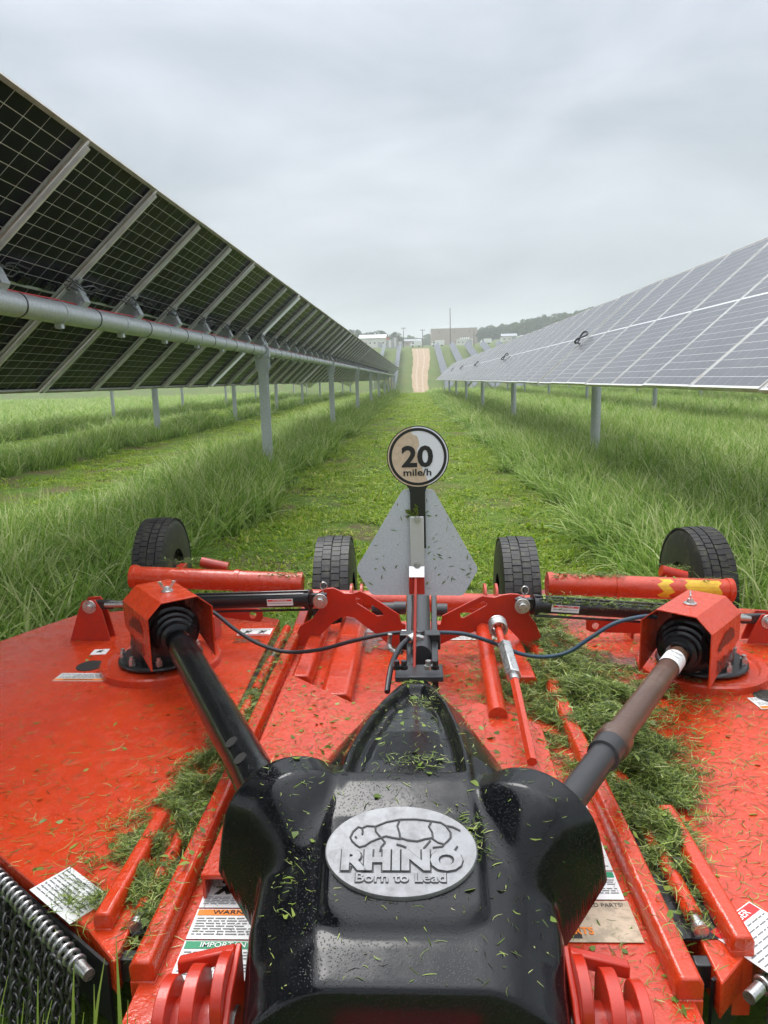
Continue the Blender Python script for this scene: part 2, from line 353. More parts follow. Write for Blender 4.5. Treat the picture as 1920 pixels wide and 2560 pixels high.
BR = MB().prism([(-.10, -.05, -.10), (.10, -.05, -.10), (.14, -.03, .055), (-.06, -.03, .055)], (0, .10, 0)).box((0, 0, -.085), (.15, .14, .02)).cyl((0.1, -.07, .0), (.1, .07, .0), .012, n=8).box((.07, 0, .055), (.24, .05, .012)).mesh('saddle_bracket', M['galv'], 0)
STRAP = MB().cyl((0, -.006, 0), (0, .006, 0), .0865, n=24).mesh('cable_strap', M['blackm'])
CLAMP = MB().cyl((0, -.02, 0), (0, .02, 0), .088, n=24).box((0, 0, -.10), (.05, .05, .03)).cyl((.0, 0, -.12), (0, 0, -.08), .01, n=8).mesh('tube_clamp', M['galv'])
def wire_mesh(seed):
    rr = random.Random(seed); m = MB()
    for k in range(3):
        y0 = -.28 + rr.uniform(-.1, .1); pts = []
        for i in range(9): t = i / 8; pts.append((rr.uniform(-.01, .01) + .03 * k, y0 + t * .56, -.02 - .05 * math.sin(t * math.pi) * rr.uniform(.3, 1.2) + .03 * math.sin(t * 9 + k)))
        m.tube(pts, .0055, 6)
    m.tube([(.05 * math.cos(a), -.05 + .07 * math.sin(a), .01 * math.cos(2 * a)) for a in np.linspace(0, 5.6, 12)], .006, 6)
    return m.mesh('cable_bundle', M['blackm'])
WIRES = [wire_mesh(i) for i in range(3)]
def post_mesh(kind, h):
    m = MB()
    if kind == 'pipe': m.cyl((0, 0, 0), (0, 0, h), .082, n=20)
    else: m.box((0, -.075, h / 2), (.15, .010, h)).box((0, .075, h / 2), (.15, .010, h)).box((0, 0, h / 2), (.008, .14, h))
    return m.mesh('post', M['galv'])
BEAR = MB().box((0, -.05, -.19), (.24, .012, .24)).box((0, .05, -.19), (.24, .012, .24)).box((0, 0, -.10), (.26, .14, .02)).lathe((0, -.045, 0), (0, 1, 0), [(0, .09), (0, .128), (.09, .128), (.09, .09)], 24).box((-.12, 0, -.03), (.03, .08, .16)).box((.12, 0, -.03), (.03, .08, .16)).mesh('bearing', M['galv'])
def tracker(X, Z, y_post0, nbays, label, kind, near, parts=True, group='solar tracker rows', ybase=None, first_bay=0, last_mod=9):
    # posts every BAY metres beginning at y_post0; Z is the torque tube height; the rest hangs on the tube
    t = thing('solar_tracker', label, 'solar tracker', (X, y_post0, 0), group)
    ya = -.3; yb = nbays * BAY + .3; y_start = -BAY * first_bay
    tm = MB().cyl((0, y_start - .3, Z), (0, yb, Z), .082, n=28, caps=True).mesh('torque_tube', M['galv']); sub(t, 'torque_tube', tm)
    pm = post_mesh(kind, Z - .22 + .3)
    for b in range(0, nbays + 1):
        p = sub(t, 'post', pm, (0, b * BAY, -.3)); bb = sub(t, 'bearing', BEAR, (0, b * BAY, Z))
    if near:
        wr = MB(); pts = []
        yy = y_start
        while yy < yb: pts.append((.02 + .006 * math.sin(yy * 3), yy, Z + .085 + .004 * math.sin(yy * 5))); yy += .2
        wr.tube(pts, .0055, 6); sub(t, 'red_wire', wr.mesh('red_wire', M['dred']))
    jm = []
    modules_n = 0
    for b in range(-first_bay, nbays):
        for k in range(9):
            if b == nbays - 1 and k >= last_mod: break
            y = b * BAY + GAP / 2 + (k + .5) * PITCHM
            wob = .006 * math.sin(b * 3.1 + k * 1.7)
            o3 = nrm * .25
            if parts:
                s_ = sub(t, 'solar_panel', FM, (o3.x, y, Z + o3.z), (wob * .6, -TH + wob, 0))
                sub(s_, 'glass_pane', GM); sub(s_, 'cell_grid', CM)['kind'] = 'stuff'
                if near and y < 45:
                    for dy in (-.36, 0, .36): sub(s_, 'junction_box', JM, (0, dy, 0))
                modules_n += 1
        if parts:
            for k in range(10):
                y = b * BAY + GAP / 2 + k * PITCHM
                if b == nbays - 1 and k > last_mod: break
                o2 = nrm * .193; edge = k in (0, 9)
                yoff = y + (.035 if k == 0 else (-.035 if k == 9 else 0))
                sub(t, 'support_rail', RAILB if (edge and near) else RAIL, (o2.x + nrm.x * .0, yoff, Z + o2.z), (0, -TH, 0))
                if near and y < 60:
                    sub(t, 'saddle_bracket', BR, (nrm.x * .12 + along.x * .035, yoff, Z + nrm.z * .12 + along.z * .035), (0, -TH, 0))
                    sub(t, 'cable_bundle', WIRES[(b * 9 + k) % 3], (nrm.x * .17 + along.x * .15, yoff, Z + nrm.z * .17 + along.z * .15), (0, -TH, 0))
            if near and b < 5:
                for k in range(18):
                    y = b * BAY + .3 + k * PITCHM / 2
                    sub(t, 'tube_clamp' if k % 2 else 'cable_strap', CLAMP if k % 2 else STRAP, (0, y, Z))
    return t
def table_mesh(L_, slope_z0, slope_z1, coarse=1):
    # one joined far-off panel table of length L_ whose ends stand at two heights, with module seams and a mid line as real strips
    m = MB(); mats = []
    def P(u, y, z0=0): z = slope_z0 + (slope_z1 - slope_z0) * y / L_; v = along * u + nrm * (.18 + z0); return (v.x, y, v.z + z)
    n = max(1, int(L_ / PITCHM))
    for k in range(n):
        y0 = k * L_ / n + .012; y1 = (k + 1) * L_ / n - .012
        for (a, b) in ((-CH / 2, -.012), (.012, CH / 2)):
            m.add([P(a, y0), P(b, y0), P(b, y1), P(a, y1), P(a, y0, -.035), P(b, y0, -.035), P(b, y1, -.035), P(a, y1, -.035)],
                  [(0, 1, 2, 3), (7, 6, 5, 4), (0, 4, 5, 1), (1, 5, 6, 2), (2, 6, 7, 3), (3, 7, 4, 0)])
    return m
def far_tracker(X, y0, y1, label, group, Zt=2.28, kind='pipe'):
    t = thing('solar_tracker', label, 'solar tracker', (X, y0, Hs(X, y0)), group); z0 = Hs(X, y0)
    n = max(1, int(round((y1 - y0) / BAY))); mm = MB(); tb = MB(); fr = MB()
    for k in range(n):
        a = y0 + k * (y1 - y0) / n; b = y0 + (k + 1) * (y1 - y0) / n - .15
        za = Hs(X, a) - z0 + Zt; zb = Hs(X, b) - z0 + Zt
        tm = table_mesh(b - a, za, zb); mm.add([(v[0], v[1] + a - y0, v[2]) for v in tm.v], tm.f)
        tb.cyl((0, a - y0, za), (0, b - y0 + .15, zb), .075, n=10)
        p = post_mesh(kind, Zt + .2); sub(t, 'post', p, (0, a - y0, Hs(X, a) - z0 - .4))
    sub(t, 'panel_table', mm.mesh('panel_table', M['cellfar'], 0)).__setitem__('kind', 'stuff')
    sub(t, 'torque_tube', tb.mesh('torque_tube', M['galv']))
    return t
M['cellfar'] = mat('far_module_glass', (.03, .036, .06), .2, spec=.6)
LX, LZ, LY0 = -2.64, 2.21, 12.6
RX, RZ, RY0 = 3.15, 2.10, 12.6
tracker(LX, LZ, LY0, 8, 'tracker row nearest on the left, dark ribbed panel undersides over a galvanised tube', 'beam', True, first_bay=2)
_tr = tracker(RX, RZ, RY0, 6, 'tracker row nearest on the right, pale rain-wet panel faces sloping to the lane', 'pipe', False, first_bay=2, last_mod=6)
for b in range(0, 5):
    lp = MB(); c_ = nrm * .32 - along * .10
    lp.tube([Vector((c_.x, b * BAY, RZ + c_.z)) + along * (.13 * math.cos(a)) + Vector((0, .07 * math.sin(a), 0)) + nrm * (.03 * math.sin(2 * a)) for a in np.linspace(0, 6.0, 18)], .016, 8)
    lp.tube([Vector((c_.x, b * BAY, RZ + c_.z)) - along * .1 - nrm * .02, Vector((0, b * BAY, RZ)) + nrm * .1 - along * .15], .012, 8)
    sub(_tr, 'cable_loop', lp.mesh('cable_loop', M['blackm']))
far_tracker(-8.4, 2.5, 105, 'second tracker row left of the mown lane, its posts seen under the first row', 'tracker rows behind the near ones', 2.28, 'beam')
far_tracker(-14.2, 2.5, 105, 'third tracker row left of the mown lane, behind two others', 'tracker rows behind the near ones')
far_tracker(8.85, 6, 100, 'second tracker row right of the lane, its posts seen under the first row', 'tracker rows behind the near ones', 2.25)
far_tracker(14.6, 6, 100, 'third tracker row right of the lane, small posts beyond the second row', 'tracker rows behind the near ones', 2.25)
far_tracker(20.4, 6, 100, 'fourth tracker row right of the lane, farthest posts under the panels', 'tracker rows behind the near ones', 2.25)
_words = ['nearest the dirt road', 'second from the dirt road', 'third from the dirt road', 'fourth from the dirt road', 'fifth from the dirt road']
for i, X in enumerate((8.9, 14.7, 20.5, 26.3, 32.1)):
    far_tracker(X, 176, 282, 'pale tracker row on the far hill, ' + _words[i] + ' on its right side', 'tracker rows on the far hill')
for i, X in enumerate((-5.2, -11.0)):
    far_tracker(X, 176 + i * 20, 282, 'thin pale tracker row on the far hill left of the dirt road, ' + ('nearest it' if i == 0 else 'farther out'), 'tracker rows on the far hill')
far_tracker(-4.2, 104, 150, 'short tracker row below the end of the near left row, dark against the dip', 'tracker rows in the dip')
far_tracker(9.0, 112, 165, 'tracker row in the dip beyond the near right row', 'tracker rows in the dip')

# ------------------------------------------------------------------ grass
def blades(n, rad, hmin, hmax, w, lean, seg=4, seed=0, bend=.6):
    g = np.random.default_rng(seed); V = []; F_ = []; T = []
    for i in range(n):
        a = g.uniform(0, 2 * math.pi); r_ = rad * math.sqrt(g.uniform()); bx, by = r_ * math.cos(a), r_ * math.sin(a)
        h = g.uniform(hmin, hmax); d = g.uniform(0, 2 * math.pi); ln = abs(g.normal(lean, lean * .5)); ww = w * g.uniform(.6, 1.3); tint = g.uniform(0, 1) ** 1.2
        dx, dy = math.cos(d), math.sin(d); sx, sy = -dy, dx; o = len(V); bd = g.uniform(.2, 1.3) * bend
        for s_ in range(seg + 1):
            t = s_ / seg; ang = ln + bd * t * t * 1.3
            if s_ == 0: px_, pz_ = 0., 0.
            else: px_ += math.sin(ang) * h / seg; pz_ += math.cos(ang) * h / seg
            wd = ww * (1 - t ** 1.6) * .5 + .0004
            V.append((bx + dx * px_ + sx * wd, by + dy * px_ + sy * wd, pz_)); V.append((bx + dx * px_ - sx * wd, by + dy * px_ - sy * wd, pz_ + wd * .4)); T += [min(1, tint * .8 + .25 * t)] * 2
        for s_ in range(seg): b_ = o + 2 * s_; F_.append((b_, b_ + 1, b_ + 3, b_ + 2))
    return V, F_, T
def make_coll(name, specs, material):
    c = bpy.data.collections.new(name)
    for i, sp in enumerate(specs):
        V, F_, T = blades(*sp[0], **sp[1]); me = link_raw(name, V, F_, material, {'tint': T}, smooth=True)
        o = bpy.data.objects.new(name + '_clump', me); c.objects.link(o)
    return c
def gn_scatter(name, pts, rots, scales, idx, coll, label, kind='stuff', cat=None):
    me = bpy.data.meshes.new(name); me.vertices.add(len(pts)); me.vertices.foreach_set('co', np.asarray(pts, np.float32).ravel())
    a = me.attributes.new('rot', 'FLOAT_VECTOR', 'POINT'); a.data.foreach_set('vector', np.asarray(rots, np.float32).ravel())
    a = me.attributes.new('scl', 'FLOAT_VECTOR', 'POINT'); a.data.foreach_set('vector', np.asarray(scales, np.float32).ravel())
    a = me.attributes.new('pick', 'INT', 'POINT'); a.data.foreach_set('value', np.asarray(idx, np.int32))
    o = bpy.data.objects.new(name, me); COL.objects.link(o); tag(o, label, cat, kind=kind)
    ng = bpy.data.node_groups.new(name, 'GeometryNodeTree'); ng.interface.new_socket('Geometry', in_out='INPUT', socket_type='NodeSocketGeometry'); ng.interface.new_socket('Geometry', in_out='OUTPUT', socket_type='NodeSocketGeometry')
    N = ng.nodes; L = ng.links; gi = N.new('NodeGroupInput'); go = N.new('NodeGroupOutput'); ip = N.new('GeometryNodeInstanceOnPoints')
    ci = N.new('GeometryNodeCollectionInfo'); ci.inputs['Collection'].default_value = coll; ci.inputs['Separate Children'].default_value = True; ci.inputs['Reset Children'].default_value = True
    def na(n_, ty):
        q = N.new('GeometryNodeInputNamedAttribute'); q.data_type = ty; q.inputs['Name'].default_value = n_; return q.outputs['Attribute']
    L.new(gi.outputs[0], ip.inputs['Points']); L.new(ci.outputs[0], ip.inputs['Instance']); ip.inputs['Pick Instance'].default_value = True
    L.new(na('pick', 'INT'), ip.inputs['Instance Index']); L.new(na('rot', 'FLOAT_VECTOR'), ip.inputs['Rotation']); L.new(na('scl', 'FLOAT_VECTOR'), ip.inputs['Scale'])
    L.new(ip.outputs[0], go.inputs[0]); md = o.modifiers.new('scatter', 'NODES'); md.node_group = ng
    return o
tallc = make_coll('tall_blade', [((26, .13, .42, .84, .016, .22), dict(seg=5, seed=i, bend=.95)) for i in range(6)] + [((26, .16, .36, .72, .018, .5), dict(seg=6, seed=20 + i, bend=1.3)) for i in range(3)] + [((9, .12, .7, 1.0, .0045, .10), dict(seg=5, seed=30 + i, bend=.35)) for i in range(1)] + [((16, .12, .12, .34, .05, .6), dict(seg=4, seed=33 + i, bend=.9)) for i in range(2)], M['tall'])
shortc = make_coll('short_blade', [((90, .20, .025, .085, .0055, .8), dict(seg=2, seed=40 + i, bend=1.0)) for i in range(6)] + [((40, .18, .03, .09, .026, 1.0), dict(seg=3, seed=60 + i, bend=.7)) for i in range(3)], M['short'])
LANE_L, LANE_R = -2.05, 1.72
def is_mown(x, y):
    wob = .12 * np.sin(y * .9) + .08 * np.sin(y * 2.3 + 1)
    lane = (x > LANE_L + wob) & (x < LANE_R + wob * .8)
    lm = (x > -7.7 + wob) & (x < -4.15 + wob * 1.3)
    return lane | lm | ((x > -13.2) & (x < -10.2)) | ((x > 5.2) & (x < 5.3))
def on_machine(x, y, m=0.0): return (x > -2.45 - m) & (x < 2.4 + m) & (y > .9) & (y < 3.85 + m) & ~((x < -.72) & (y < 1.5)) & ~((x < -2.0) & (y > 3.3)) & ~((x > 1.4) & (y < 1.65))
def spread(bands, mown):
    P = []
    for (x0, x1, y0, y1, d) in bands:
        n = int((x1 - x0) * (y1 - y0) * d); P.append(np.stack([rng.uniform(x0, x1, n), rng.uniform(y0, y1, n)], 1))
    P = np.concatenate(P); k = is_mown(P[:, 0], P[:, 1]) == mown; k &= ~on_machine(P[:, 0], P[:, 1])
    # nothing far outside the cone of view (a generous one)
    k &= (np.abs(P[:, 0]) < 3.2 + P[:, 1] * .85)
    return P[k]
tp = spread([(-5.5, -1.7, 1.0, 9, 52), (1.5, 6, .3, 2.2, 40), (1.5, 5.5, 2.2, 9, 52), (-4.6, -1.7, 9, 22, 34), (1.5, 9, 9, 22, 30), (-11, -7.5, 6, 30, 13), (-16, -13, 10, 50, 5), (-4.6, -1.7, 22, 50, 17), (1.5, 16, 22, 50, 9), (-4.6, -1.7, 50, 106, 8), (1.5, 26, 50, 106, 3.5), (-30, -7.5, 30, 106, 2), (5, 12, 3, 9, 24), (-90, -16, 16, 106, 1.8), (16, 60, 20, 106, .8)], False)
n = len(tp); ph = rng.uniform(0, 2 * math.pi, n)
wind = .22 + .15 * np.sin(tp[:, 0] * .9 + tp[:, 1] * .45)
rot = np.stack([rng.normal(0, .16, n) - .02, wind * .3 + rng.normal(0, .16, n), rng.uniform(-2.6, 2.6, n)], 1)
edge = np.minimum(np.abs(tp[:, 0] - LANE_L), np.abs(tp[:, 0] - LANE_R)); hs = .80 + .22 * np.sin(tp[:, 0] * 2.1 + tp[:, 1] * .7) * .6 + rng.normal(0, .10, n)
hs *= .68 + .32 * np.clip(edge / .5, 0, 1); xy = np.where(tp[:, 1] > 22, 1.7, 1.1) * np.where(np.abs(tp[:, 0]) > 16, 1.3, 1)
gn_scatter('tall_grass', np.stack([tp[:, 0], tp[:, 1], H(tp[:, 0], tp[:, 1]) - .01], 1), rot, np.stack([xy, xy, hs * np.where(tp[:, 1] > 22, 1.0, 1.0)], 1), np.where(rng.uniform(size=n) < .55, rng.integers(0, 6, n), rng.integers(0, 12, n)), tallc, 'tall uncut wet grass standing under the panel rows')
mp = spread([(-2.4, 2.1, 3.2, 9, 85), (-2.4, 2.1, 9, 20, 45), (-2.4, 2.1, 20, 45, 13), (-2.4, 2.1, 45, 106, 6), (-8, -3.9, 4, 22, 16), (-8, -3.9, 22, 60, 7), (-14, -10, 8, 60, 4), (-8, -3.9, 60, 106, 3)], True)
_pn = np.sin(mp[:, 0] * 3.1 + mp[:, 1] * 1.3) + np.sin(mp[:, 0] * 1.7 - mp[:, 1] * 2.3 + 1) + np.sin(mp[:, 1] * 4.1 + mp[:, 0]) * .7
_k = ~((_pn > 1.05) & (mp[:, 1] < 24) & (rng.uniform(size=len(mp)) < .85)); _k &= ~((np.abs(np.abs(mp[:, 0] + .1) - .95) < .17) & (rng.uniform(size=len(mp)) < .45)); mp = mp[_k]
n = len(mp); far = np.clip(mp[:, 1] / 20, 1, 2.4)
gn_scatter('mown_grass', np.stack([mp[:, 0], mp[:, 1], H(mp[:, 0], mp[:, 1])], 1), np.stack([rng.normal(0, .12, n), rng.normal(0, .12, n), rng.uniform(0, 6.28, n)], 1), np.stack([far * 1.1, far * 1.1, rng.uniform(.5, 1.5, n)], 1), rng.integers(0, 9, n), shortc, 'short mown bright green grass of the lanes')

def near_blades():
    V = []; F_ = []; T = []; rr = random.Random(12)
    specs = [(95, 2440, .013), (130, 2500, .012), (185, 2405, .018), (235, 2460, .013), (262, 2395, .016), (290, 2340, .020), (150, 2540, .010), (60, 2500, .009), (110, 2530, .011), (320, 2500, .010), (20, 2440, .009), (75, 2555, .012), (210, 2530, .012), (45, 2540, .01), (340, 2540, .009), (10, 2520, .01)]
    for px_, py_, w in specs:
        tip = aty(px_, py_, 1.13); b = Vector((tip.x + rr.uniform(-.03, .05), 1.02 + rr.uniform(-.05, .06), 0)); o = len(V); n_ = 9
        ctrl = Vector((b.x + rr.uniform(-.02, .02), b.y, tip.z * .6))
        for i in range(n_ + 1):
            t = i / n_; p = b * (1 - t) ** 2 + ctrl * 2 * t * (1 - t) + tip * t * t; wd = w * .5 * (1 - t ** 2.2) + .0005
            V.append((p.x - wd, p.y + .3 * wd, p.z)); V.append((p.x + wd, p.y - .3 * wd, p.z)); T += [.25 + .25 * t] * 2
        for i in range(n_): k = o + 2 * i; F_.append((k, k + 1, k + 3, k + 2))
    me = link_raw('tall_grass', V, F_, M['tall'], {'tint': T}); o = bpy.data.objects.new('tall_grass', me); COL.objects.link(o); tag(o, 'few broad grass blades standing before the front chains', kind='stuff')
near_blades()

# ------------------------------------------------------------------ text and decals
def text_mesh(txt, size, extrude=0.0, offset=0.0, width=None, height=None):
    cu = bpy.data.curves.new('t', 'FONT'); cu.body = txt; cu.size = size; cu.extrude = extrude; cu.offset = offset; cu.align_x = 'CENTER'; cu.align_y = 'CENTER'; cu.resolution_u = 3
    o = bpy.data.objects.new('t', cu); COL.objects.link(o); dg = bpy.context.evaluated_depsgraph_get(); dg.update()
    me = bpy.data.meshes.new_from_object(o.evaluated_get(dg)); bpy.data.objects.remove(o)
    co = np.empty(len(me.vertices) * 3, np.float32); me.vertices.foreach_get('co', co); co = co.reshape(-1, 3)
    mn = co.min(0); mx = co.max(0); c = (mn + mx) / 2; co[:, :2] -= c[:2]
    if width: co[:, 0] *= width / (mx[0] - mn[0])
    if height: co[:, 1] *= height / (mx[1] - mn[1])
    me.vertices.foreach_set('co', co.ravel()); me.update(); me.materials.clear(); return me
def place_mesh(name, me, m, Mx, parent):
    me = me.copy() if me.users else me; me.materials.clear(); me.materials.append(m); me.transform(Mx)
    o = bpy.data.objects.new(name, me); COL.objects.link(o); o.parent = parent; o.matrix_parent_inverse = Matrix.Translation(-world_loc(parent)); return o
def frame_of(origin, xdir, ydir):
    x = Vector(xdir).normalized(); y = Vector(ydir); y = (y - x * y.dot(x)).normalized(); z = x.cross(y)
    return Matrix.Translation(origin) @ Matrix((x, y, z)).transposed().to_4x4()
def rect(x0, y0, x1, y1, z): return [(x0, y0, z), (x1, y0, z), (x1, y1, z), (x0, y1, z)]
def decal(parent, F0, w, h, head=None, hcol='orange', htext=None, lines=8, base='white', cols=1, pict=0, seed=0, hh=.12, name='warning_decal', label=None):
    rr = random.Random(seed)
    def T(vs): return [F0 @ Vector(v) for v in vs]
    b = MB(); b.prism(T(rect(-w / 2, -h / 2, w / 2, h / 2, 0)), F0.to_3x3() @ Vector((0, 0, .0012))); d = b.build(name, M[base], parent, smooth=0, label=label)
    z = .0022
    if head:
        cw = w / cols
        for c in range(cols):
            x0 = -w / 2 + c * cw + .004; x1 = x0 + cw - .008
            MB().add(T(rect(x0, h / 2 - h * hh - .003, x1, h / 2 - .003, z)), [(0, 1, 2, 3)]).build('header_strip', M[hcol], d, smooth=0)
            if htext: place_mesh('heading', text_mesh(htext, 1, width=(x1 - x0) * .62, height=h * hh * .68, offset=.01), M['print' if hcol == 'orange' else 'white'], F0 @ Matrix.Translation(((x0 + x1) / 2, h / 2 - h * hh / 2 - .003, .0034)), d)
    ln = MB(); top = h / 2 - (h * hh if head else 0) - .010; bot = -h / 2 + .008; px0 = -w / 2 + .008; px1 = w / 2 - .008
    if pict:
        pb = MB(); s_ = (px1 - px0) / pict
        for k in range(pict):
            cx = px0 + (k + .5) * s_; cy = top - .35 * (top - bot); q = min(s_, top - bot) * .32
            pb.add(T(rect(cx - q, cy - q * .16, cx + q, cy, z)), [(0, 1, 2, 3)]); pb.add(T([(cx - q, cy - q, z), (cx - q * .5, cy - q, z), (cx + q, cy + q, z), (cx + q * .4, cy + q, z)]), [(0, 1, 2, 3)])
            pb.add(T([(cx + q * .1, cy - q, z), (cx + q * .7, cy - q * .8, z), (cx + q * .2, cy - q * .1, z), (cx - q * .3, cy - q * .3, z)]), [(0, 1, 2, 3)])
            pb.add(T([(cx + q * math.cos(a) * .25 - q * .4, cy + q * .6 + q * math.sin(a) * .25, z) for a in np.linspace(0, 5.5, 8)]), [tuple(range(8))])
        pb.build('pictogram', M['print'], d, smooth=0); top = top - .72 * (top - bot)
    for k in range(lines):
        y = top - (k + .5) * (top - bot) / lines; hh_ = min(.0035, (top - bot) / lines * .42); x = px0
        while x < px1 * (1 if k % 4 < 3 else .3):
            L_ = rr.uniform(.008, .028); L_ = min(L_, px1 - x); ln.add(T(rect(x, y, x + L_, y + hh_, z)), [(0, 1, 2, 3)]); x += L_ + .004
    if ln.v: ln.build('small_print', M['printg'], d, smooth=0, stuff=True)
    return d

# ------------------------------------------------------------------ the rotary cutter
rc = thing('rotary_cutter', 'wide wet red towed mower deck with black hood, covered in grass clippings', 'rotary cutter', (-.03, 2.5, 0))
D = .38
def deck(name, pts, z, th=.008, lip=.09, label=None, m='red'):
    # top sheet (finely gridded for dents is not needed) with a folded lip round its edge
    b = MB(); P = [Vector((x, y, z)) for x, y in pts]; b.prism(P, (0, 0, -th)); n_ = len(P)
    c = sum(P, Vector()) / n_
    for i in range(n_):
        a, q = P[i], P[(i + 1) % n_]; e_ = (q - a); nn = Vector((e_.y, -e_.x, 0)).normalized()
        if nn.dot((a + q) / 2 - c) < 0: nn = -nn
        b.prism([a + nn * .001 - Vector((0, 0, .002)), q + nn * .001 - Vector((0, 0, .002)), q + nn * .001 - Vector((0, 0, lip)), a + nn * .001 - Vector((0, 0, lip))], -nn * .006)
    return b.build(name, M[m], rc, bevel=.003, label=label)
CX = -.035
wingL = [(-.70, 1.36), (-.806, 1.457), (-1.176, 1.72), (-1.75, 2.13), (-2.25, 2.55), (-2.38, 2.9), (-2.34, 3.18), (-2.16, 3.39), (-2.05, 3.62), (-1.95, 3.80), (-1.6, 3.90), (-1.0, 3.80), (-.76, 3.68)]
deck('wing_deck', wingL, D)
wingR = [(2 * CX - x, y - .03) for x, y in wingL]
# right wing sits a little lower than the left one
deck('wing_deck', wingR, D - .012)
deck('center_deck', [(-.62, .98), (.55, .98), (.55, 3.40), (.30, 3.62), (-.40, 3.62), (-.62, 3.50)], D + .002)
def channel(parent, a, b, w, h, z, name='channel', taper=True, m='red', bevel=.006):
    a = Vector((a[0], a[1], z)); b = Vector((b[0], b[1], z)); d = (b - a).normalized(); x = d.cross(Vector((0, 0, 1))).normalized(); up = Vector((0, 0, 1))
    prof = [(-w / 2, 0), (-w / 2, h * .68), (-w / 2 + w * .16, h), (w / 2 - w * .16, h), (w / 2, h * .68), (w / 2, 0)]
    return MB().prism([a + x * u + up * v for u, v in prof], b - a).build(name, M[m], parent, bevel=bevel)
# channels along the hinges, front part
channel(rc, (-.613, 1.30), (-.613, 3.45), .056, .052, D + .002, 'hinge_channel')
channel(rc, (.54, 1.27), (.54, 3.40), .058, .054, D + .002, 'hinge_channel')
channel(rc, (-.765, 1.45), (-.765, 1.86), .046, .045, D, 'wing_channel'); channel(rc, (.705, 1.40), (.705, 1.9), .052, .05, D - .01, 'wing_channel')
MB().box((-.613, 1.305, .31), (.054, .012, .15)).box((-.585, 1.33, .31), (.006, .07, .15)).build('channel_end', M['red'], rc, bevel=.004)
MB().box((.54, 1.275, .31), (.056, .012, .15)).build('channel_end', M['red'], rc, bevel=.004)
MB().box((-.765, 1.455, .30), (.044, .012, .17)).build('channel_end', M['red'], rc, bevel=.004)
MB().box((.705, 1.405, .30), (.05, .012, .17)).build('channel_end', M['red'], rc, bevel=.004)
for sx, X in ((0, -.69), (1, .635)):
    y = 1.50
    while y < 3.4:
        MB().cyl((X, y, D + .004), (X, y + .34, D + .004), .021, n=18).build('hinge_tube', M['red'], rc)
        y += .42
    MB().cyl((X, 1.47, D + .004), (X, 3.5, D + .004), .013, n=14).cyl((X, 1.455, D + .004), (X, 1.47, D + .004), .018, n=16).build('hinge_pin', M['steel'], rc)
    MB().box((X, 1.40, .33), (.075, .03, .06)).box((X + .02, 1.39, .25), (.008, .02, .20)).build('hinge_lug', M['blackm'], rc, bevel=.003)
    MB().box((X, 2.45, D - .012), (.10, 2.0, .006)).build('hinge_gutter', M['blackm'], rc)
# rear ribs
channel(rc, (-.50, 2.78), (-.50, 3.50), .085, .062, D + .002, 'rear_rib'); channel(rc, (-.335, 2.60), (-.335, 3.60), .13, .062, D + .002, 'rear_rib')
channel(rc, (.44, 2.75), (.44, 3.45), .085, .062, D + .002, 'rear_rib')
# raised front plate, lying on the ribs, with a sloped rear edge
def plate(name, pts, z, th): return MB().prism([(x, y, z) for x, y in pts], (0, 0, -th)).build(name, M['red'], rc, bevel=.003)
plate('raised_plate', [(-.555, 1.55), (-.12, 1.55), (-.12, 2.40), (-.22, 2.47), (-.545, 2.78)], .452, .014)
plate('raised_plate', [(.04, 1.55), (.40, 1.55), (.42, 2.32), (.22, 2.50), (.04, 2.42)], .452, .014)
MB().box((-.548, 2.15, .415), (.008, 1.2, .06)).build('plate_skirt', M['red'], rc); MB().box((.41, 1.95, .415), (.008, .78, .06)).build('plate_skirt', M['red'], rc)
# round red pipe and turnbuckle on the right
a = atz(1207, 1575, .50); b = atz(1245, 1790, .46); MB().cyl(a, b, .034, n=20).build('brace_pipe', M['red'], rc)
a = atz(1243, 1560, .60); b = atz(1262, 1632, .585); c = atz(1284, 1690, .57); d = atz(1330, 1905, .50); e = atz(1262, 1614, .589)
MB().cyl(a, b, .016, n=14).build('turnbuckle_rod', M['red'], rc)
MB().cyl(e, c, .030, n=6).cyl(c, c + (c - e).normalized() * .035, .018, n=12).build('turnbuckle_nut', M['steel'], rc, bevel=.003)
MB().cyl(c, d, .017, n=6).build('turnbuckle_rod', M['red'], rc)
sp = MB(); ax = (b - a).normalized(); u = ax.orthogonal().normalized(); v = ax.cross(u); a0 = a - ax * .01
sp.tube([a0 + ax * (.075 * t / 60) + (u * math.cos(t * 2 * math.pi / 15) + v * math.sin(t * 2 * math.pi / 15)) * .034 for t in range(61)], .0075, 8)
sp.build('coil_spring', M['steel'], rc)

for (x, y, rx_, ry_, a0) in ((925, 1600, .07, .12, 0), (820, 1740, .05, .07, 1), (615, 1600, .07, .03, 2), (1500, 1650, .16, .10, 3), (1560, 1720, .2, .07, 4), (1010, 1620, .1, .05, 5), (330, 1690, .1, .04, 6), (460, 1690, .12, .05, 7)):
    c = atz(x, y, D + .004); n_ = 22; vs = [(c.x, c.y, D + .0042)]
    for i in range(n_):
        t = i / n_ * 2 * math.pi; k = 1 + .25 * math.sin(3 * t + a0) + .2 * math.sin(7 * t + a0 * 2) + random.uniform(-.15, .15); vs.append((c.x + rx_ * k * math.cos(t), c.y + ry_ * k * math.sin(t), D + (.0042 if abs(c.x) < .6 else .0012)))
    MB().add(vs, [(0, i + 1, (i + 1) % n_ + 1) for i in range(n_)]).build('mud_stain', M['mud'], rc, smooth=0)
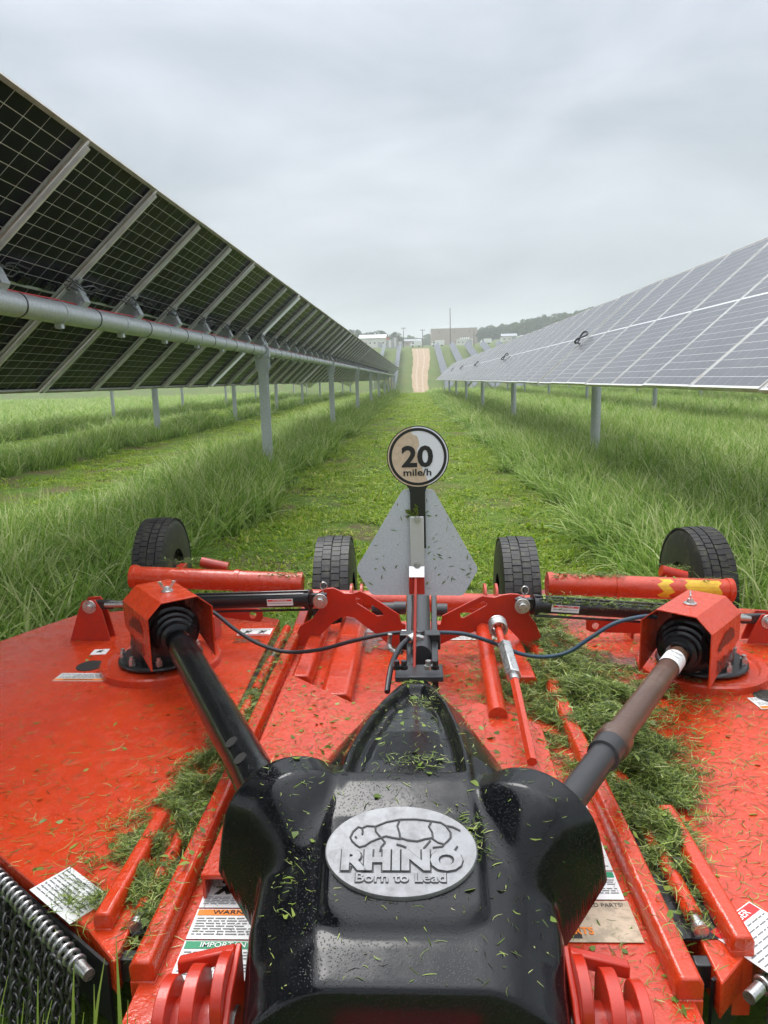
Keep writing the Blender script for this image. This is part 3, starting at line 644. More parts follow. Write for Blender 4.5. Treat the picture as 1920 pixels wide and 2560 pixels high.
# ---- gearbox, shield, bell cone and drive shaft on each wing
def rhino_polys():
    # silhouette: body, head with horn, legs, all in a 1 x 1 box
    body = [(.02, .42), (.05, .55), (.10, .52), (.13, .66), (.19, .60), (.22, .74), (.28, .70), (.36, .86), (.5, .90), (.62, .86), (.72, .92), (.86, .86), (.95, .72), (.99, .5), (.94, .40), (.90, .50), (.84, .44), (.70, .44), (.60, .40), (.45, .44), (.34, .42), (.24, .40), (.16, .34), (.08, .36)]
    return body
def gearbox_side(origin, fwd, zsh, mirror, shaftend, brown):
    # origin: centre of the shield opening, fwd: horizontal direction from gearbox to hood
    f = Vector((fwd[0], fwd[1], 0)).normalized(); r = Vector((-f.y, f.x, 0)); up = Vector((0, 0, 1))   # r: to the viewer's left when looking along -f
    r = -r if True else r
    O = Vector(origin); s = -1
    gc = O - f * .32; gz = D if origin[0] < 0 else D - .012
    # raised ring on the deck
    MB().lathe((gc.x, gc.y, gz - .005), (0, 0, 1), [(0, .27), (.035, .27), (.042, .262), (.042, .235), (.030, .225), (.030, .15), (.045, .145), (.045, .001)], 48).build('gearbox_ring', M['red'], rc)
    g = MB(); Rg = Matrix((f, Vector((-f.y, f.x, 0)), up)).transposed()
    g.box(gc + up * (zsh - .02 - gc.z) , (.22, .20, .24), Rg); g.cyl((gc.x, gc.y, gz + .03), (gc.x, gc.y, zsh - .1), .13, n=24); g.cyl((gc.x, gc.y, gz + .03), (gc.x, gc.y, gz + .055), .19, n=24)
    gb = g.build('gearbox', M['blackm'], rc, bevel=.015)
    for k in range(8):
        t = k * math.pi / 4 + .3; q = Vector((gc.x + .165 * math.cos(t), gc.y + .165 * math.sin(t), gz + .05)); MB().cyl(q, q + up * .03, .015, n=6).cyl(q + up * .03, q + up * .045, .009, n=10).build('bolt', M['steel'], gb)
    # folded shield
    zt = zsh + .155; zc = zsh + .095; hw = .142; ht = .078; L_ = .345; th = .006
    def ring(dist, inner, zbl, tw=1.0):
        k = inner; return [O - f * dist + r * u_ + up * (v_ - O.z) for u_, v_ in ((-hw + k, zbl), (-hw + k, zc), (-ht, zt - k), (ht, zt - k), (hw - k, zc), (hw - k, zbl))]
    fr_o, fr_i = ring(0, 0, zsh - .13), ring(0, th, zsh - .13); bk_o, bk_i = ring(L_, 0, zsh - .02), ring(L_, th, zsh - .02)
    fr_tip = ring(-.0, 0, zsh - .13)
    vs = fr_o + fr_i + bk_o + bk_i; fs = []
    for i in range(5):
        fs += [(i, i + 1, 12 + i + 1, 12 + i), (6 + i, 18 + i, 18 + i + 1, 6 + i + 1), (i, 6 + i, 6 + i + 1, i + 1), (12 + i, 12 + i + 1, 18 + i + 1, 18 + i)]
    fs += [(0, 12, 18, 6), (5, 11, 23, 17)]
    sh = MB().add(vs, fs).build('gearbox_shield', M['red'], rc, bevel=.0015, smooth=0)
    # logo printed on the outer cheek
    outer = -1 if origin[0] < 0 else 1
    # the cheek towards the machine's outside
    cand = [O - f * .17 + r * (hw + .0016) * k for k in (-1, 1)]
    base = min(cand, key=lambda p: p.x) if origin[0] < 0 else max(cand, key=lambda p: p.x)
    nv = (base - (O - f * .17)).normalized(); xd = f if origin[0] < 0 else -f
    base.z = zsh - .02
    Fm = frame_of(base, xd, up)
    if (Fm.to_3x3() @ Vector((0, 0, 1))).dot(nv) < 0: Fm = frame_of(base, -xd, up)
    W_, Hh = .20, .12
    bd = rhino_polys(); pts = [Fm @ Vector(((x - .5) * W_, (y - .45) * Hh + .03, .001)) for x, y in bd]
    MB().add(pts, [tuple(range(len(pts)))]).build('logo_print', M['logo'], sh, smooth=0)
    crk = MB()
    for (x, y0, y1) in ((.24, .42, .70), (.45, .44, .88), (.68, .45, .90), (.84, .46, .86)):
        crk.add([Fm @ Vector(((x + dx - .5) * W_, (y - .45) * Hh + .03, .0016)) for dx, y in ((0, y0), (.014, y0), (.02, y1), (.006, y1))], [(0, 1, 2, 3)])
    crk.build('logo_gap', M['red2'], sh, smooth=0)
    place_mesh('logo_lettering', text_mesh('RHINO', 1, width=.18, height=.058, offset=.03), M['logo'], Fm @ Matrix.Translation((.0, -.045, .0012)), sh)
    # wing nut on top
    wnp = O - f * .15; wnp.z = zt + .001
    wnb = MB().lathe(wnp, (0, 0, 1), [(0, .026), (.004, .026), (.004, .014), (.012, .013), (.022, .009), (.022, .001)], 18)
    ww = Vector((1, .15, 0)).normalized() if origin[0] < 0 else Vector((.35, 1, 0)).normalized(); sd = Vector((-ww.y, ww.x, 0))
    for k in (-1, 1):
        p = wnp + up * .010; wnb.prism([p + ww * k * .008 - sd * .003, p + ww * k * .018 - sd * .003, p + ww * k * .040 + up * .034 - sd * .003, p + ww * k * .024 + up * .036 - sd * .003], sd * .006)
    wnb.build('wing_nut', M['steel'], rc, bevel=.001)
    # bell cone and shaft
    A = Vector((O.x, O.y, zsh - .01)) - f * .14; B = Vector(shaftend); ax_ = (B - A).normalized()
    MB().lathe(A - ax_ * .02, ax_, [(0, .118), (.05, .118), (.06, .112), (.075, .112), (.08, .10), (.11, .094), (.115, .084), (.14, .080), (.145, .070), (.175, .066), (.18, .05), (.21, .048)], 36).build('shaft_bell', M['black'], rc)
    if not brown:
        S = MB().lathe(A + ax_ * .15, ax_, [(0, .042), (.10, .044), (.12, .055), (.16, .057), (1.22, .058), (1.24, .061), (1.40, .063), (1.44, .062), (1.44, .001)], 36).build('drive_shaft', M['black'], rc)
        for k, (dx, dt) in enumerate(((.0, 1.10), (.05, 1.20))):
            q = A + ax_ * (.15 + dt); side = ax_.cross(up).normalized(); nrm_ = (side * (.45 if side.y < 0 else -.45) + up * .75).normalized()
            q = q + nrm_ * .0585; MB().cyl(q - nrm_ * .004, q + nrm_ * .0012, .019, n=20).build('shaft_hole', M['rimd'], S)
    else:
        LL = (B - A).length
        S = MB().lathe(A + ax_ * .15, ax_, [(0, .039), (LL * .60, .041), (LL * .605, .052), (LL * .64, .052), (LL * .645, .046)], 30).build('drive_shaft', M['brown'], rc)
        MB().lathe(A + ax_ * (.15 + LL * .64), ax_, [(0, .046), (.075, .046), (.078, .038), (.64, .038), (.64, .001)], 30).build('inner_shaft', M['dgrey'], S)
        # white paper label wrapped on the tube
        q0, q1 = .09, .20
        lb = MB().lathe(A + ax_ * (.15 + q0), ax_, [(0, .0415), (q1 - q0, .0418)], 40).build('shaft_label', M['white'], S)
        side = ax_.cross(up).normalized(); side = side if side.x < 0 else -side
        nv_ = (up * .8 - Vector((0, 1, 0)) * .5); nv_ = (nv_ - ax_ * nv_.dot(ax_)).normalized()
        xd = ax_; mid = A + ax_ * (.15 + (q0 + q1) / 2) + nv_ * .0425
        for k, tx in enumerate(('DBL0 W0230NC', '01 MJ735F5NFC')):
            Fm2 = frame_of(mid, nv_.cross(ax_), -ax_)
            place_mesh('label_text', text_mesh(tx, 1, width=.05, height=.016), M['print'], Fm2 @ Matrix.Translation((0, .022 - .04 * k, .0004)), lb)
    return sh
gearbox_side((-1.0, 2.82, 0.0), (.616, -.788), .615, False, (-.40, 1.63, .62), False)
gearbox_side((1.02, 2.74, 0.0), (-.65, -.76), .555, True, (.36, 1.62, .60), True)
# inspection holes and small decals
for p in ((225, 1664), (1925, 1741)):
    c = atz(*p, D + .0015 if p[0] < 900 else D - .010); MB().lathe(c, (0, 0, 1), [(-.003, .062), (.0015, .060), (.0015, .001)], 24).build('inspection_hole', M['rimd'], rc)
def flatdecal(x, y, rot, w, h, z=D + .001, **k):
    c = atz(x, y, z); return decal(rc, frame_of(c, (math.cos(rot), math.sin(rot), 0), (-math.sin(rot), math.cos(rot), 0)), w, h, **k)
flatdecal(205, 1693, math.pi - .03, .23, .085, head=1, htext='WARNING', cols=1, hh=.22, lines=6, seed=1)
flatdecal(250, 1630, .1, .075, .07, lines=0, pict=1, seed=2, name='arrow_decal')
flatdecal(408, 1675, .3, .13, .075, lines=3, pict=2, seed=3, base='tan', name='pictogram_decal')
flatdecal(638, 1580, math.pi, .17, .10, z=D + .001, lines=6, head=1, hcol='dred', hh=.1, pict=2, seed=4)
flatdecal(1880, 1688, -.2, .10, .06, z=D - .010, lines=0, pict=1, seed=5, name='arrow_decal')
flatdecal(1960, 1755, math.pi + .1, .24, .10, z=D - .010, head=1, htext='WARNING', cols=1, hh=.2, lines=6, seed=6)
flatdecal(1190, 1595, 0, .42, .05, lines=3, seed=7, z=D + .004)
flatdecal(925, 1577, 0, .20, .05, lines=2, seed=8, z=D + .004)
# big decals on the centre deck beside the hood
def sheet_decal(xc, y0, y1, w, **k): decal(rc, frame_of(Vector((xc, (y0 + y1) / 2, D + .0045)), (1, 0, 0), (0, 1, 0)), w, y1 - y0, **k)
sheet_decal(-.455, 1.66, 1.85, .20, lines=14, seed=9); sheet_decal(-.455, 1.52, 1.655, .20, head=1, htext='WARNING', lines=5, pict=2, seed=10, hh=.13)
sheet_decal(-.455, 1.42, 1.515, .20, head=1, htext='WARNING', lines=7, seed=11, hh=.2); sheet_decal(-.455, 1.305, 1.415, .20, head=1, hcol='green', htext='IMPORTANT', lines=8, seed=12, hh=.2)
sheet_decal(.38, 1.88, 2.02, .22, head=1, hcol='dred', htext='DANGER', lines=6, seed=13, hh=.2); sheet_decal(.38, 1.66, 1.875, .22, lines=5, pict=2, seed=14)
sheet_decal(.38, 1.555, 1.655, .22, head=1, hcol='green', htext='IMPORTANT', lines=8, seed=15, hh=.2)
d_ = decal(rc, frame_of(Vector((.40, 1.485, D + .0045)), (1, 0, 0), (0, 1, 0)), .19, .13, lines=0, base='tan', name='parts_decal', label='mud stained parts sticker on the right side')
place_mesh('heading', text_mesh('NEED PARTS?', 1, width=.10, height=.013), M['print'], Matrix.Translation((.43, 1.535, D + .0065)), d_)
MB().add(rect(.31, 1.43, .36, 1.535, D + .0062), [(0, 1, 2, 3)]).build('dark_panel', M['print'], d_, smooth=0)
place_mesh('heading', text_mesh('PARTS', 1, width=.075, height=.022, offset=.03), M['orange'], Matrix.Translation((.352, 1.452, D + .0075)), d_)
flatdecal(1905, 2345, .62, .17, .16, z=D - .0105, head=1, hcol='dred', htext='DANGER', lines=8, seed=16, hh=.17)
flatdecal(175, 2235, -.62, .20, .11, z=D + .001, lines=8, seed=17)

# ---- hood: moulded black plastic, one smooth surface
def build_hood():
    st = .0036; xs = np.arange(-.50, .44, st); ys = np.arange(.995, 2.215, st); X, Y = np.meshgrid(xs, ys)
    cy = np.array([1.0, 1.3, 1.6, 1.9, 2.2]); cv = np.array([-.037, -.041, -.030, -.018, -.010]); c = np.interp(Y, cy, cv)
    w = np.interp(Y, [1.0, 1.2, 1.36, 1.5, 1.62, 1.7, 1.9, 2.05, 2.12, 2.18], [.288, .312, .302, .276, .250, .232, .182, .118, .085, .06])
    zt = np.interp(Y, [1.0, 1.03, 1.10, 1.16, 1.31, 1.40, 1.52, 1.7, 1.9, 2.05, 2.17, 2.2], [.620, .640, .660, .704, .778, .802, .806, .784, .752, .722, .69, .68])
    u = np.abs(X - c) / w
    # plateau with rounded lower corners
    pw = np.interp(Y, [1.1, 1.14, 1.3, 1.5, 1.7, 1.9, 2.1, 2.2], [.150, .162, .166, .154, .136, .105, .066, .045])
    side = sst((pw - np.abs(X - c)) / .022); low = sst((Y - 1.112 - 6.0 * np.clip(np.abs(X - c) - .085, 0, 1) ** 2) / .022)
    plateau = side * low
    apron = np.interp(Y, [1.0, 1.03, 1.10, 1.13, 1.20, 1.31, 1.40, 1.52, 1.7, 1.9, 2.05, 2.17], [.600, .636, .660, .668, .704, .760, .785, .792, .772, .738, .708, .676])
    body0 = apron - .115 * np.clip((u - .46) / .54, 0, 1.2) ** 1.7
    body = body0 + plateau * np.clip(zt - apron, .010, .026)
    # recess
    rh = np.interp(Y, [1.43, 1.6, 1.85, 2.08], [.136, .124, .090, .030]); dd = np.minimum(rh - np.abs(X - c), np.minimum(Y - 1.432, 2.085 - Y))
    rec = sst(dd / .020); groove = sst(dd / .012) * (1 - sst((dd - .016) / .03)) * (np.abs(X - c) > rh - .055)
    body = body - rec * .028 - groove * .007
    d_out = (np.abs(X - c) - w)
    d_f = 1.022 - Y; d_b = Y - 2.178
    dO = np.maximum(np.maximum(d_out, d_f), d_b)
    body = body - (np.clip(dO + .012, 0, 1) / .03) ** 2 * .25
    # pods
    def pod(x0, y0, ax, ay, zs, rad, fs):
        # a tunnel over the side output: open rim at s = 0, running inward along (ax, ay)
        L_ = math.hypot(ax, ay); ux, uy = ax / L_, ay / L_; S_ = (X - x0) * ux + (Y - y0) * uy; T_ = -(X - x0) * uy + (Y - y0) * ux
        wf = np.where(T_ * fs > 0, np.clip(rad - .50 * np.clip(S_, 0, 1), .01, 1), rad); Tn = np.clip(np.abs(T_) / wf, 0, 1.0) * rad
        z = zs + np.sqrt(np.clip(rad ** 2 - Tn ** 2 * .985, 1e-5, 1)) - 2.6 * np.clip(S_ - .085, 0, 1) ** 1.25 - .012 * np.clip((.02 - S_) / .02, 0, 1) ** 2
        do = np.maximum(-S_, np.abs(T_) - wf); z = z - (np.clip(do + .010, 0, 1) / .026) ** 2 * .2
        return np.where(S_ > .5, -1, z)
    pL = pod(-.310, 1.44, .455, -.89, .690, .150, -1); pR = pod(.250, 1.405, -.50, -.87, .682, .148, 1)
    def smax(a, b, k): h = np.clip(.5 + .5 * (a - b) / k, 0, 1); return b + (a - b) * h + k * h * (1 - h)
    Z = smax(smax(body, pL, .035), pR, .035)
    # smooth a little
    for _ in range(7):
        Zp = np.pad(Z, 1, mode='edge'); Z = (Zp[1:-1, 1:-1] * 4 + Zp[:-2, 1:-1] + Zp[2:, 1:-1] + Zp[1:-1, :-2] + Zp[1:-1, 2:]) / 8
    keep = Z > .40; Zc = np.maximum(Z, .36)
    ny, nx = Z.shape; i = (np.arange(ny - 1)[:, None] * nx + np.arange(nx - 1)[None]).ravel()
    F_ = np.stack([i, i + 1, i + nx + 1, i + nx], 1); kk = keep.ravel()
    F_ = F_[kk[F_].sum(1) >= 1]; V = np.stack([X, Y, Zc], -1).reshape(-1, 3)
    used = np.unique(F_); remap = -np.ones(len(V), int); remap[used] = np.arange(len(used))
    me = link_raw('hood', V[used], remap[F_], M['black'])
    bm = bmesh.new(); bm.from_mesh(me)
    for co, no in (((0, 0, .47), (0, 0, 1)), ((-.04 - .29, 0, .49), (.95, 0, 1)), ((-.04 + .29, 0, .49), (-.95, 0, 1))):
        bmesh.ops.bisect_plane(bm, geom=bm.verts[:] + bm.edges[:] + bm.faces[:], plane_co=co, plane_no=no, clear_inner=True)
    bm.to_mesh(me); bm.free(); me.shade_smooth(); o = bpy.data.objects.new('hood', me); COL.objects.link(o); o.parent = rc; o.matrix_parent_inverse = Matrix.Translation(-Vector(rc.location))
    sd = o.modifiers.new('solid', 'SOLIDIFY'); sd.thickness = .005; sd.offset = -1
    return xs, ys, Z, o
hx, hy, HZ, hood = build_hood()
def hoodz(x, y):
    i = int(np.clip((x - hx[0]) / (hx[1] - hx[0]), 0, len(hx) - 1)); j = int(np.clip((y - hy[0]) / (hy[1] - hy[0]), 0, len(hy) - 1)); return float(HZ[j, i])
# emblem
e0 = Vector((-.043, 1.165, hoodz(-.043, 1.165))); e1 = Vector((-.043, 1.315, hoodz(-.043, 1.315))); eu = (e1 - e0).normalized(); en = Vector((1, 0, 0)).cross(eu)
FE = frame_of((e0 + e1) / 2 + en * .004, (1, .0, 0), eu); EW, EH = .148, .091
em = MB(); pr_ = []; n_ = 64
lv = [(1.0, -.004), (1.0, .006), (.985, .009), (.0, .009)]
for k, zz in lv:
    for i in range(n_): t = 2 * math.pi * i / n_; pr_.append(FE @ Vector((EW * k * math.cos(t), EH * k * math.sin(t), zz)))
fs = []
for j in range(len(lv) - 1):
    for i in range(n_): fs.append((j * n_ + i, j * n_ + (i + 1) % n_, (j + 1) * n_ + (i + 1) % n_, (j + 1) * n_ + i))
emb = em.add(pr_, fs).build('emblem', M['alu'], rc)
place_mesh('raised_lettering', text_mesh('RHINO', 1, extrude=.0034, width=.232, height=.042, offset=.055), M['alu'], FE @ Matrix.Translation((.002, -.022, .0095)), emb)
place_mesh('raised_lettering', text_mesh('Born to Lead', 1, extrude=.002, width=.170, height=.017, offset=.012), M['alu'], FE @ Matrix.Translation((0, -.055, .0095)), emb)
M['dark_line'] = mat('dark_outline', (.05, .05, .05), .6)  # dark tone for the painted outlines on the emblem
for tx, w_, h_, y_, of in (('RHINO', .237, .047, -.0228, .10), ('Born to Lead', .1735, .0205, -.0558, .04)):
    place_mesh('outline_shade', text_mesh(tx, 1, width=w_, height=h_, offset=of), M['dark_line'], FE @ Matrix.Translation((.002 if of > .05 else 0, y_, .0094)), emb)  # larger dark copies paint a shadow groove round the raised letters
ol = MB()
def EP(p): return FE @ Vector(((p[0] - 840) / 695 * EW, -(p[1] - 590) / 400 * EH, .0095))
for line in ([(475, 400), (484, 430), (480, 460)], [(415, 478), (428, 490)], [(370, 485), (390, 520), (430, 555), (460, 572), (510, 560), (560, 525), (610, 505), (650, 490)], [(600, 385), (605, 430), (640, 470), (670, 500), (695, 530)],
             [(830, 320), (805, 380), (825, 440), (835, 500)], [(835, 500), (770, 490), (700, 475), (650, 490)], [(835, 490), (900, 510), (990, 520), (1060, 500), (1130, 490)], [(1125, 340), (1100, 385), (1130, 440), (1135, 500), (1180, 530), (1235, 545), (1265, 520), (1297, 488)],
             [(1260, 380), (1320, 390), (1390, 425)], [(1235, 545), (1220, 565), (1130, 575)], [(695, 530), (660, 570), (650, 610)], [(800, 548), (850, 560), (887, 575)], [(1040, 610), (1050, 580), (1110, 515)], [(1355, 565), (1320, 610)],
             [(370, 485), (395, 430), (440, 390), (475, 400), (520, 380), (600, 385), (700, 345), (830, 320), (980, 318), (1125, 335), (1215, 350), (1260, 380), (1300, 440), (1297, 488)]):
    ol.tube([EP(p) for p in line], .0021, 6)
ol.build('raised_outline', M['dark_line'], emb)

# ---- emblem plate, speed sign, thin bar
SY = 2.40
def S(x, y, dy=0.0): return aty(x, y, SY + dy)
pts = [S(*p) for p in ((1007, 1223), (1083, 1223), (1196, 1423), (1158, 1489), (928, 1487), (890, 1422))]
def rounded(pts, f=.06):
    out = []; n_ = len(pts)
    for i in range(n_):
        a, b, c = pts[i - 1], pts[i], pts[(i + 1) % n_]; l1 = (a - b); l2 = (c - b); r_ = .012
        p0 = b + l1.normalized() * r_; p1 = b + l2.normalized() * r_
        out += [p0, (p0 + p1) / 2 * .5 + b * .5, p1]
    return out
MB().prism(rounded(pts), (0, .0025, 0)).build('slow_vehicle_plate', M['smv'], rc, smooth=0, label='bare galvanised back of the slow vehicle triangle')
cS = S(1044.5, 1142, -.012); RS = .1045
def disc(name, r_, y, m, parent, r0=0, n=64):
    b = MB()
    if r0: vs = []; [vs.extend([(cS.x + q * math.cos(t), y, cS.z + q * math.sin(t)) for q in (r0, r_)]) for t in np.linspace(0, 2 * math.pi, n, endpoint=False)]; b.add(vs, [(2 * i, 2 * i + 1, 2 * ((i + 1) % n) + 1, 2 * ((i + 1) % n)) for i in range(n)])
    else: b.add([(cS.x + r_ * math.cos(t), y, cS.z + r_ * math.sin(t)) for t in np.linspace(0, 2 * math.pi, n, endpoint=False)], [tuple(range(n))])
    return b.build(name, m, parent, smooth=0)
ysn = cS.y
x0 = S(1024.5, 1210, -.012); x1 = S(1062.5, 1210, -.012); zb = S(1043, 1300, -.012).z
zj = cS.z - math.sqrt(RS ** 2 - ((x1.x - x0.x) / 2) ** 2) 
sg = MB(); sg.cyl((cS.x, ysn, cS.z), (cS.x, ysn + .003, cS.z), RS, n=64)
sg.prism([(x0.x, ysn + .0002, zj + .01), (x1.x, ysn + .0002, zj + .01), (x1.x, ysn + .0002, zb - .10), (x0.x, ysn + .0002, zb - .10)], (0, .0026, 0))
for s_, xx in ((-1, x0.x), (1, x1.x)): sg.prism([(xx, ysn + .0004, zj + .012), (xx + s_ * .016, ysn + .0004, zj + .010), (xx + s_ * .004, ysn + .0004, zj - .006), (xx, ysn + .0004, zj - .02)], (0, .0022, 0))
sgo = sg.build('speed_sign', M['blackm'], rc, smooth=0, label='round 20 mile/h sign, half its face aged cream')
disc('sign_face', RS * .97, ysn - .0006, M['signw'], sgo)
def SP(p, y): return (cS.x + (p[0] - 862) / 535 * RS, y, cS.z - (p[1] - 702) / 535 * RS)
arc = [(862 + 519 * math.cos(t), 702 - 519 * math.sin(t)) for t in np.linspace(math.radians(100), math.radians(291), 40)]
peel = [(1020, 1105), (985, 1010), (960, 960), (930, 890), (900, 820), (880, 750), (860, 690), (872, 650), (850, 610), (852, 570), (885, 520), (890, 470), (880, 420), (868, 370), (840, 335), (800, 322), (765, 303)]
cr_ = MB(); cp = [SP(p, ysn - .0012) for p in arc + peel]; cr_.add(cp, [tuple(range(len(cp)))]); cr_.build('aged_face', M['cream'], sgo, smooth=0)
disc('ring_print', RS * .93, ysn - .0018, M['print'], sgo, r0=RS * .84)
def upr(txt, cx, cy, w, h, off): 
    q0 = SP((cx, cy), ysn - .0026); me = text_mesh(txt, 1, width=w / 535 * RS, height=h / 535 * RS, offset=off)
    place_mesh('sign_text', me, M['print'], frame_of(Vector(q0), (1, 0, 0), (0, 0, 1)), sgo)
upr('20', 853, 695, 545, 380, .03); upr('mile/h', 850, 970, 482, 124, .02)
# bracket and bar
def strip(name, xa, ya, xb, yb, dy, m, th=.004, **k):
    a = S(xa, ya, dy); b = S(xb, yb, dy); return MB().prism([(a.x, SY + dy, a.z), (b.x, SY + dy, a.z), (b.x, SY + dy, b.z), (a.x, SY + dy, b.z)], (0, th, 0)).build(name, m, rc, bevel=.003, **k)
strip('sign_bracket', 1024, 1292, 1061.5, 1436, -.018, M['plate'])
a = S(1023, 1418, -.020); b = S(1061, 1418, -.020); c = S(1061, 1443, -.05); d = S(1023, 1443, -.05)
MB().prism([a, b, c, d], (0, .003, .003)).build('bracket_foot', M['plate'], rc)
for yy in (1298, 1413):
    q = S(1043, yy, -.019); MB().cyl(q, q - Vector((0, .007, 0)), .0085, n=6).cyl(q, q - Vector((0, .002, 0)), .012, n=16).build('bracket_bolt', M['steel'], rc)
strip('red_socket', 1022, 1442, 1062, 1486, -.04, M['red2'], th=.03)
a = aty(1040, 1443, SY - .045); b = aty(1036, 1664, 2.20)
MB().prism([(a.x - .006, a.y, a.z), (a.x - .006, a.y + .05, a.z), (b.x - .006, b.y + .05, b.z - .02), (b.x - .006, b.y, b.z - .02)], (.010, 0, 0)).build('support_bar', M['red2'], rc, bevel=.002)
# tongue: twin black rails with a cylinder between them, running back under the plate
for xa, xb in ((1016, 1030), (1078, 1090)):
    a = aty(xa, 1660, 2.25); b = aty(xa, 1480, 3.15); c = aty(xb, 1660, 2.25)
    MB().prism([a, a + Vector((c.x - a.x + .008, 0, 0)), a + Vector((c.x - a.x + .008, 0, -.11)), a + Vector((0, 0, -.11))], b - a).build('tongue_rail', M['blackm'], rc, bevel=.004)
a = aty(1052, 1640, 2.35); b = aty(1052, 1475, 3.15); MB().cyl(a, b, .038, n=24).build('lift_cylinder', M['dgrey'], rc)
a = aty(1050, 1600, 2.5); MB().box(a, (.15, .05, .06)).cyl(a + Vector((0, -.03, 0)), a + Vector((0, -.03, .05)), .018, n=12).build('cylinder_clevis', M['blackm'], rc, bevel=.004)
MB().box(aty(1048, 1683, 2.18) , (.155, .10, .02)).build('hood_bracket', M['dgrey'], rc, bevel=.004)
for xx, mm_ in ((992, 'blackm'), (1010, 'blackm'), (1088, 'blackm'), (1071, 'steel')):
    q = aty(xx, 1672, 2.15); MB().cyl(q, q + Vector((0, 0, .012)), .013, n=16).cyl(q + Vector((0, 0, .012)), q + Vector((0, 0, .028)), .0095, n=6).build('bracket_bolt', M[mm_], rc)
for x0_, x1_, yy in ((930, 985, 1522), (985, 1015, 1520), (1088, 1118, 1525)):
    a = aty(x0_, yy, 3.3); b = aty(x1_, yy, 3.3); MB().cyl(a, b, .032, n=18).build('cross_cylinder', M['dgrey'], rc)
# arched brackets left and right (plates with a slot)
def arch(pts, slot, Z):
    bm = bmesh.new(); P = [bm.verts.new(aty(x, y, Z)) for x, y in pts]; Q = [bm.verts.new(aty(x, y, Z)) for x, y in slot]
    ed = [bm.edges.new((P[i], P[(i + 1) % len(P)])) for i in range(len(P))] + [bm.edges.new((Q[i], Q[(i + 1) % len(Q)])) for i in range(len(Q))]
    bmesh.ops.triangle_fill(bm, use_beauty=True, use_dissolve=False, edges=ed)
    res = bmesh.ops.extrude_face_region(bm, geom=bm.faces[:]); vv = [g for g in res['geom'] if isinstance(g, bmesh.types.BMVert)]; bmesh.ops.translate(bm, verts=vv, vec=(0, .014, 0))
    bmesh.ops.recalc_face_normals(bm, faces=bm.faces); me = bpy.data.meshes.new('arched_bracket'); bm.to_mesh(me); bm.free(); me.materials.append(M['red2'])
    o = bpy.data.objects.new('arched_bracket', me); COL.objects.link(o); o.parent = rc; o.matrix_parent_inverse = Matrix.Translation(-Vector(rc.location))
    b = o.modifiers.new('bevel', 'BEVEL'); b.width = .002; b.segments = 2; b.limit_method = 'ANGLE'; b.angle_limit = math.radians(40)
archL = [(790, 1500), (795, 1482), (812, 1472), (832, 1470), (846, 1476), (860, 1484), (880, 1484), (900, 1478), (925, 1490), (998, 1537), (1003, 1558), (1014, 1562), (1014, 1640), (985, 1625), (950, 1592), (905, 1560), (887, 1545), (868, 1541), (850, 1545), (832, 1557), (800, 1590), (775, 1614), (748, 1618), (743, 1580), (750, 1566), (780, 1548), (797, 1525)]
slotL = [(888, 1494), (900, 1496), (950, 1525), (960, 1538), (942, 1540), (892, 1508)]
arch(archL, slotL, 3.25)
mir = lambda p: (2 * 1050 - p[0] + (0), p[1] + (1050 - p[0]) * .02 + 8)
archR = [(1318, 1510), (1312, 1494), (1295, 1486), (1275, 1485), (1255, 1488), (1235, 1494), (1218, 1492), (1205, 1490), (1180, 1502), (1106, 1540), (1102, 1560), (1088, 1562), (1088, 1612), (1100, 1612), (1130, 1598), (1190, 1578), (1215, 1562), (1245, 1556), (1268, 1568), (1290, 1590), (1325, 1625), (1345, 1622), (1352, 1590), (1340, 1560), (1322, 1535)]
slotR = [(1150, 1535), (1210, 1502), (1218, 1508), (1216, 1514), (1160, 1545), (1152, 1544)]
arch(archR, slotR, 3.15)
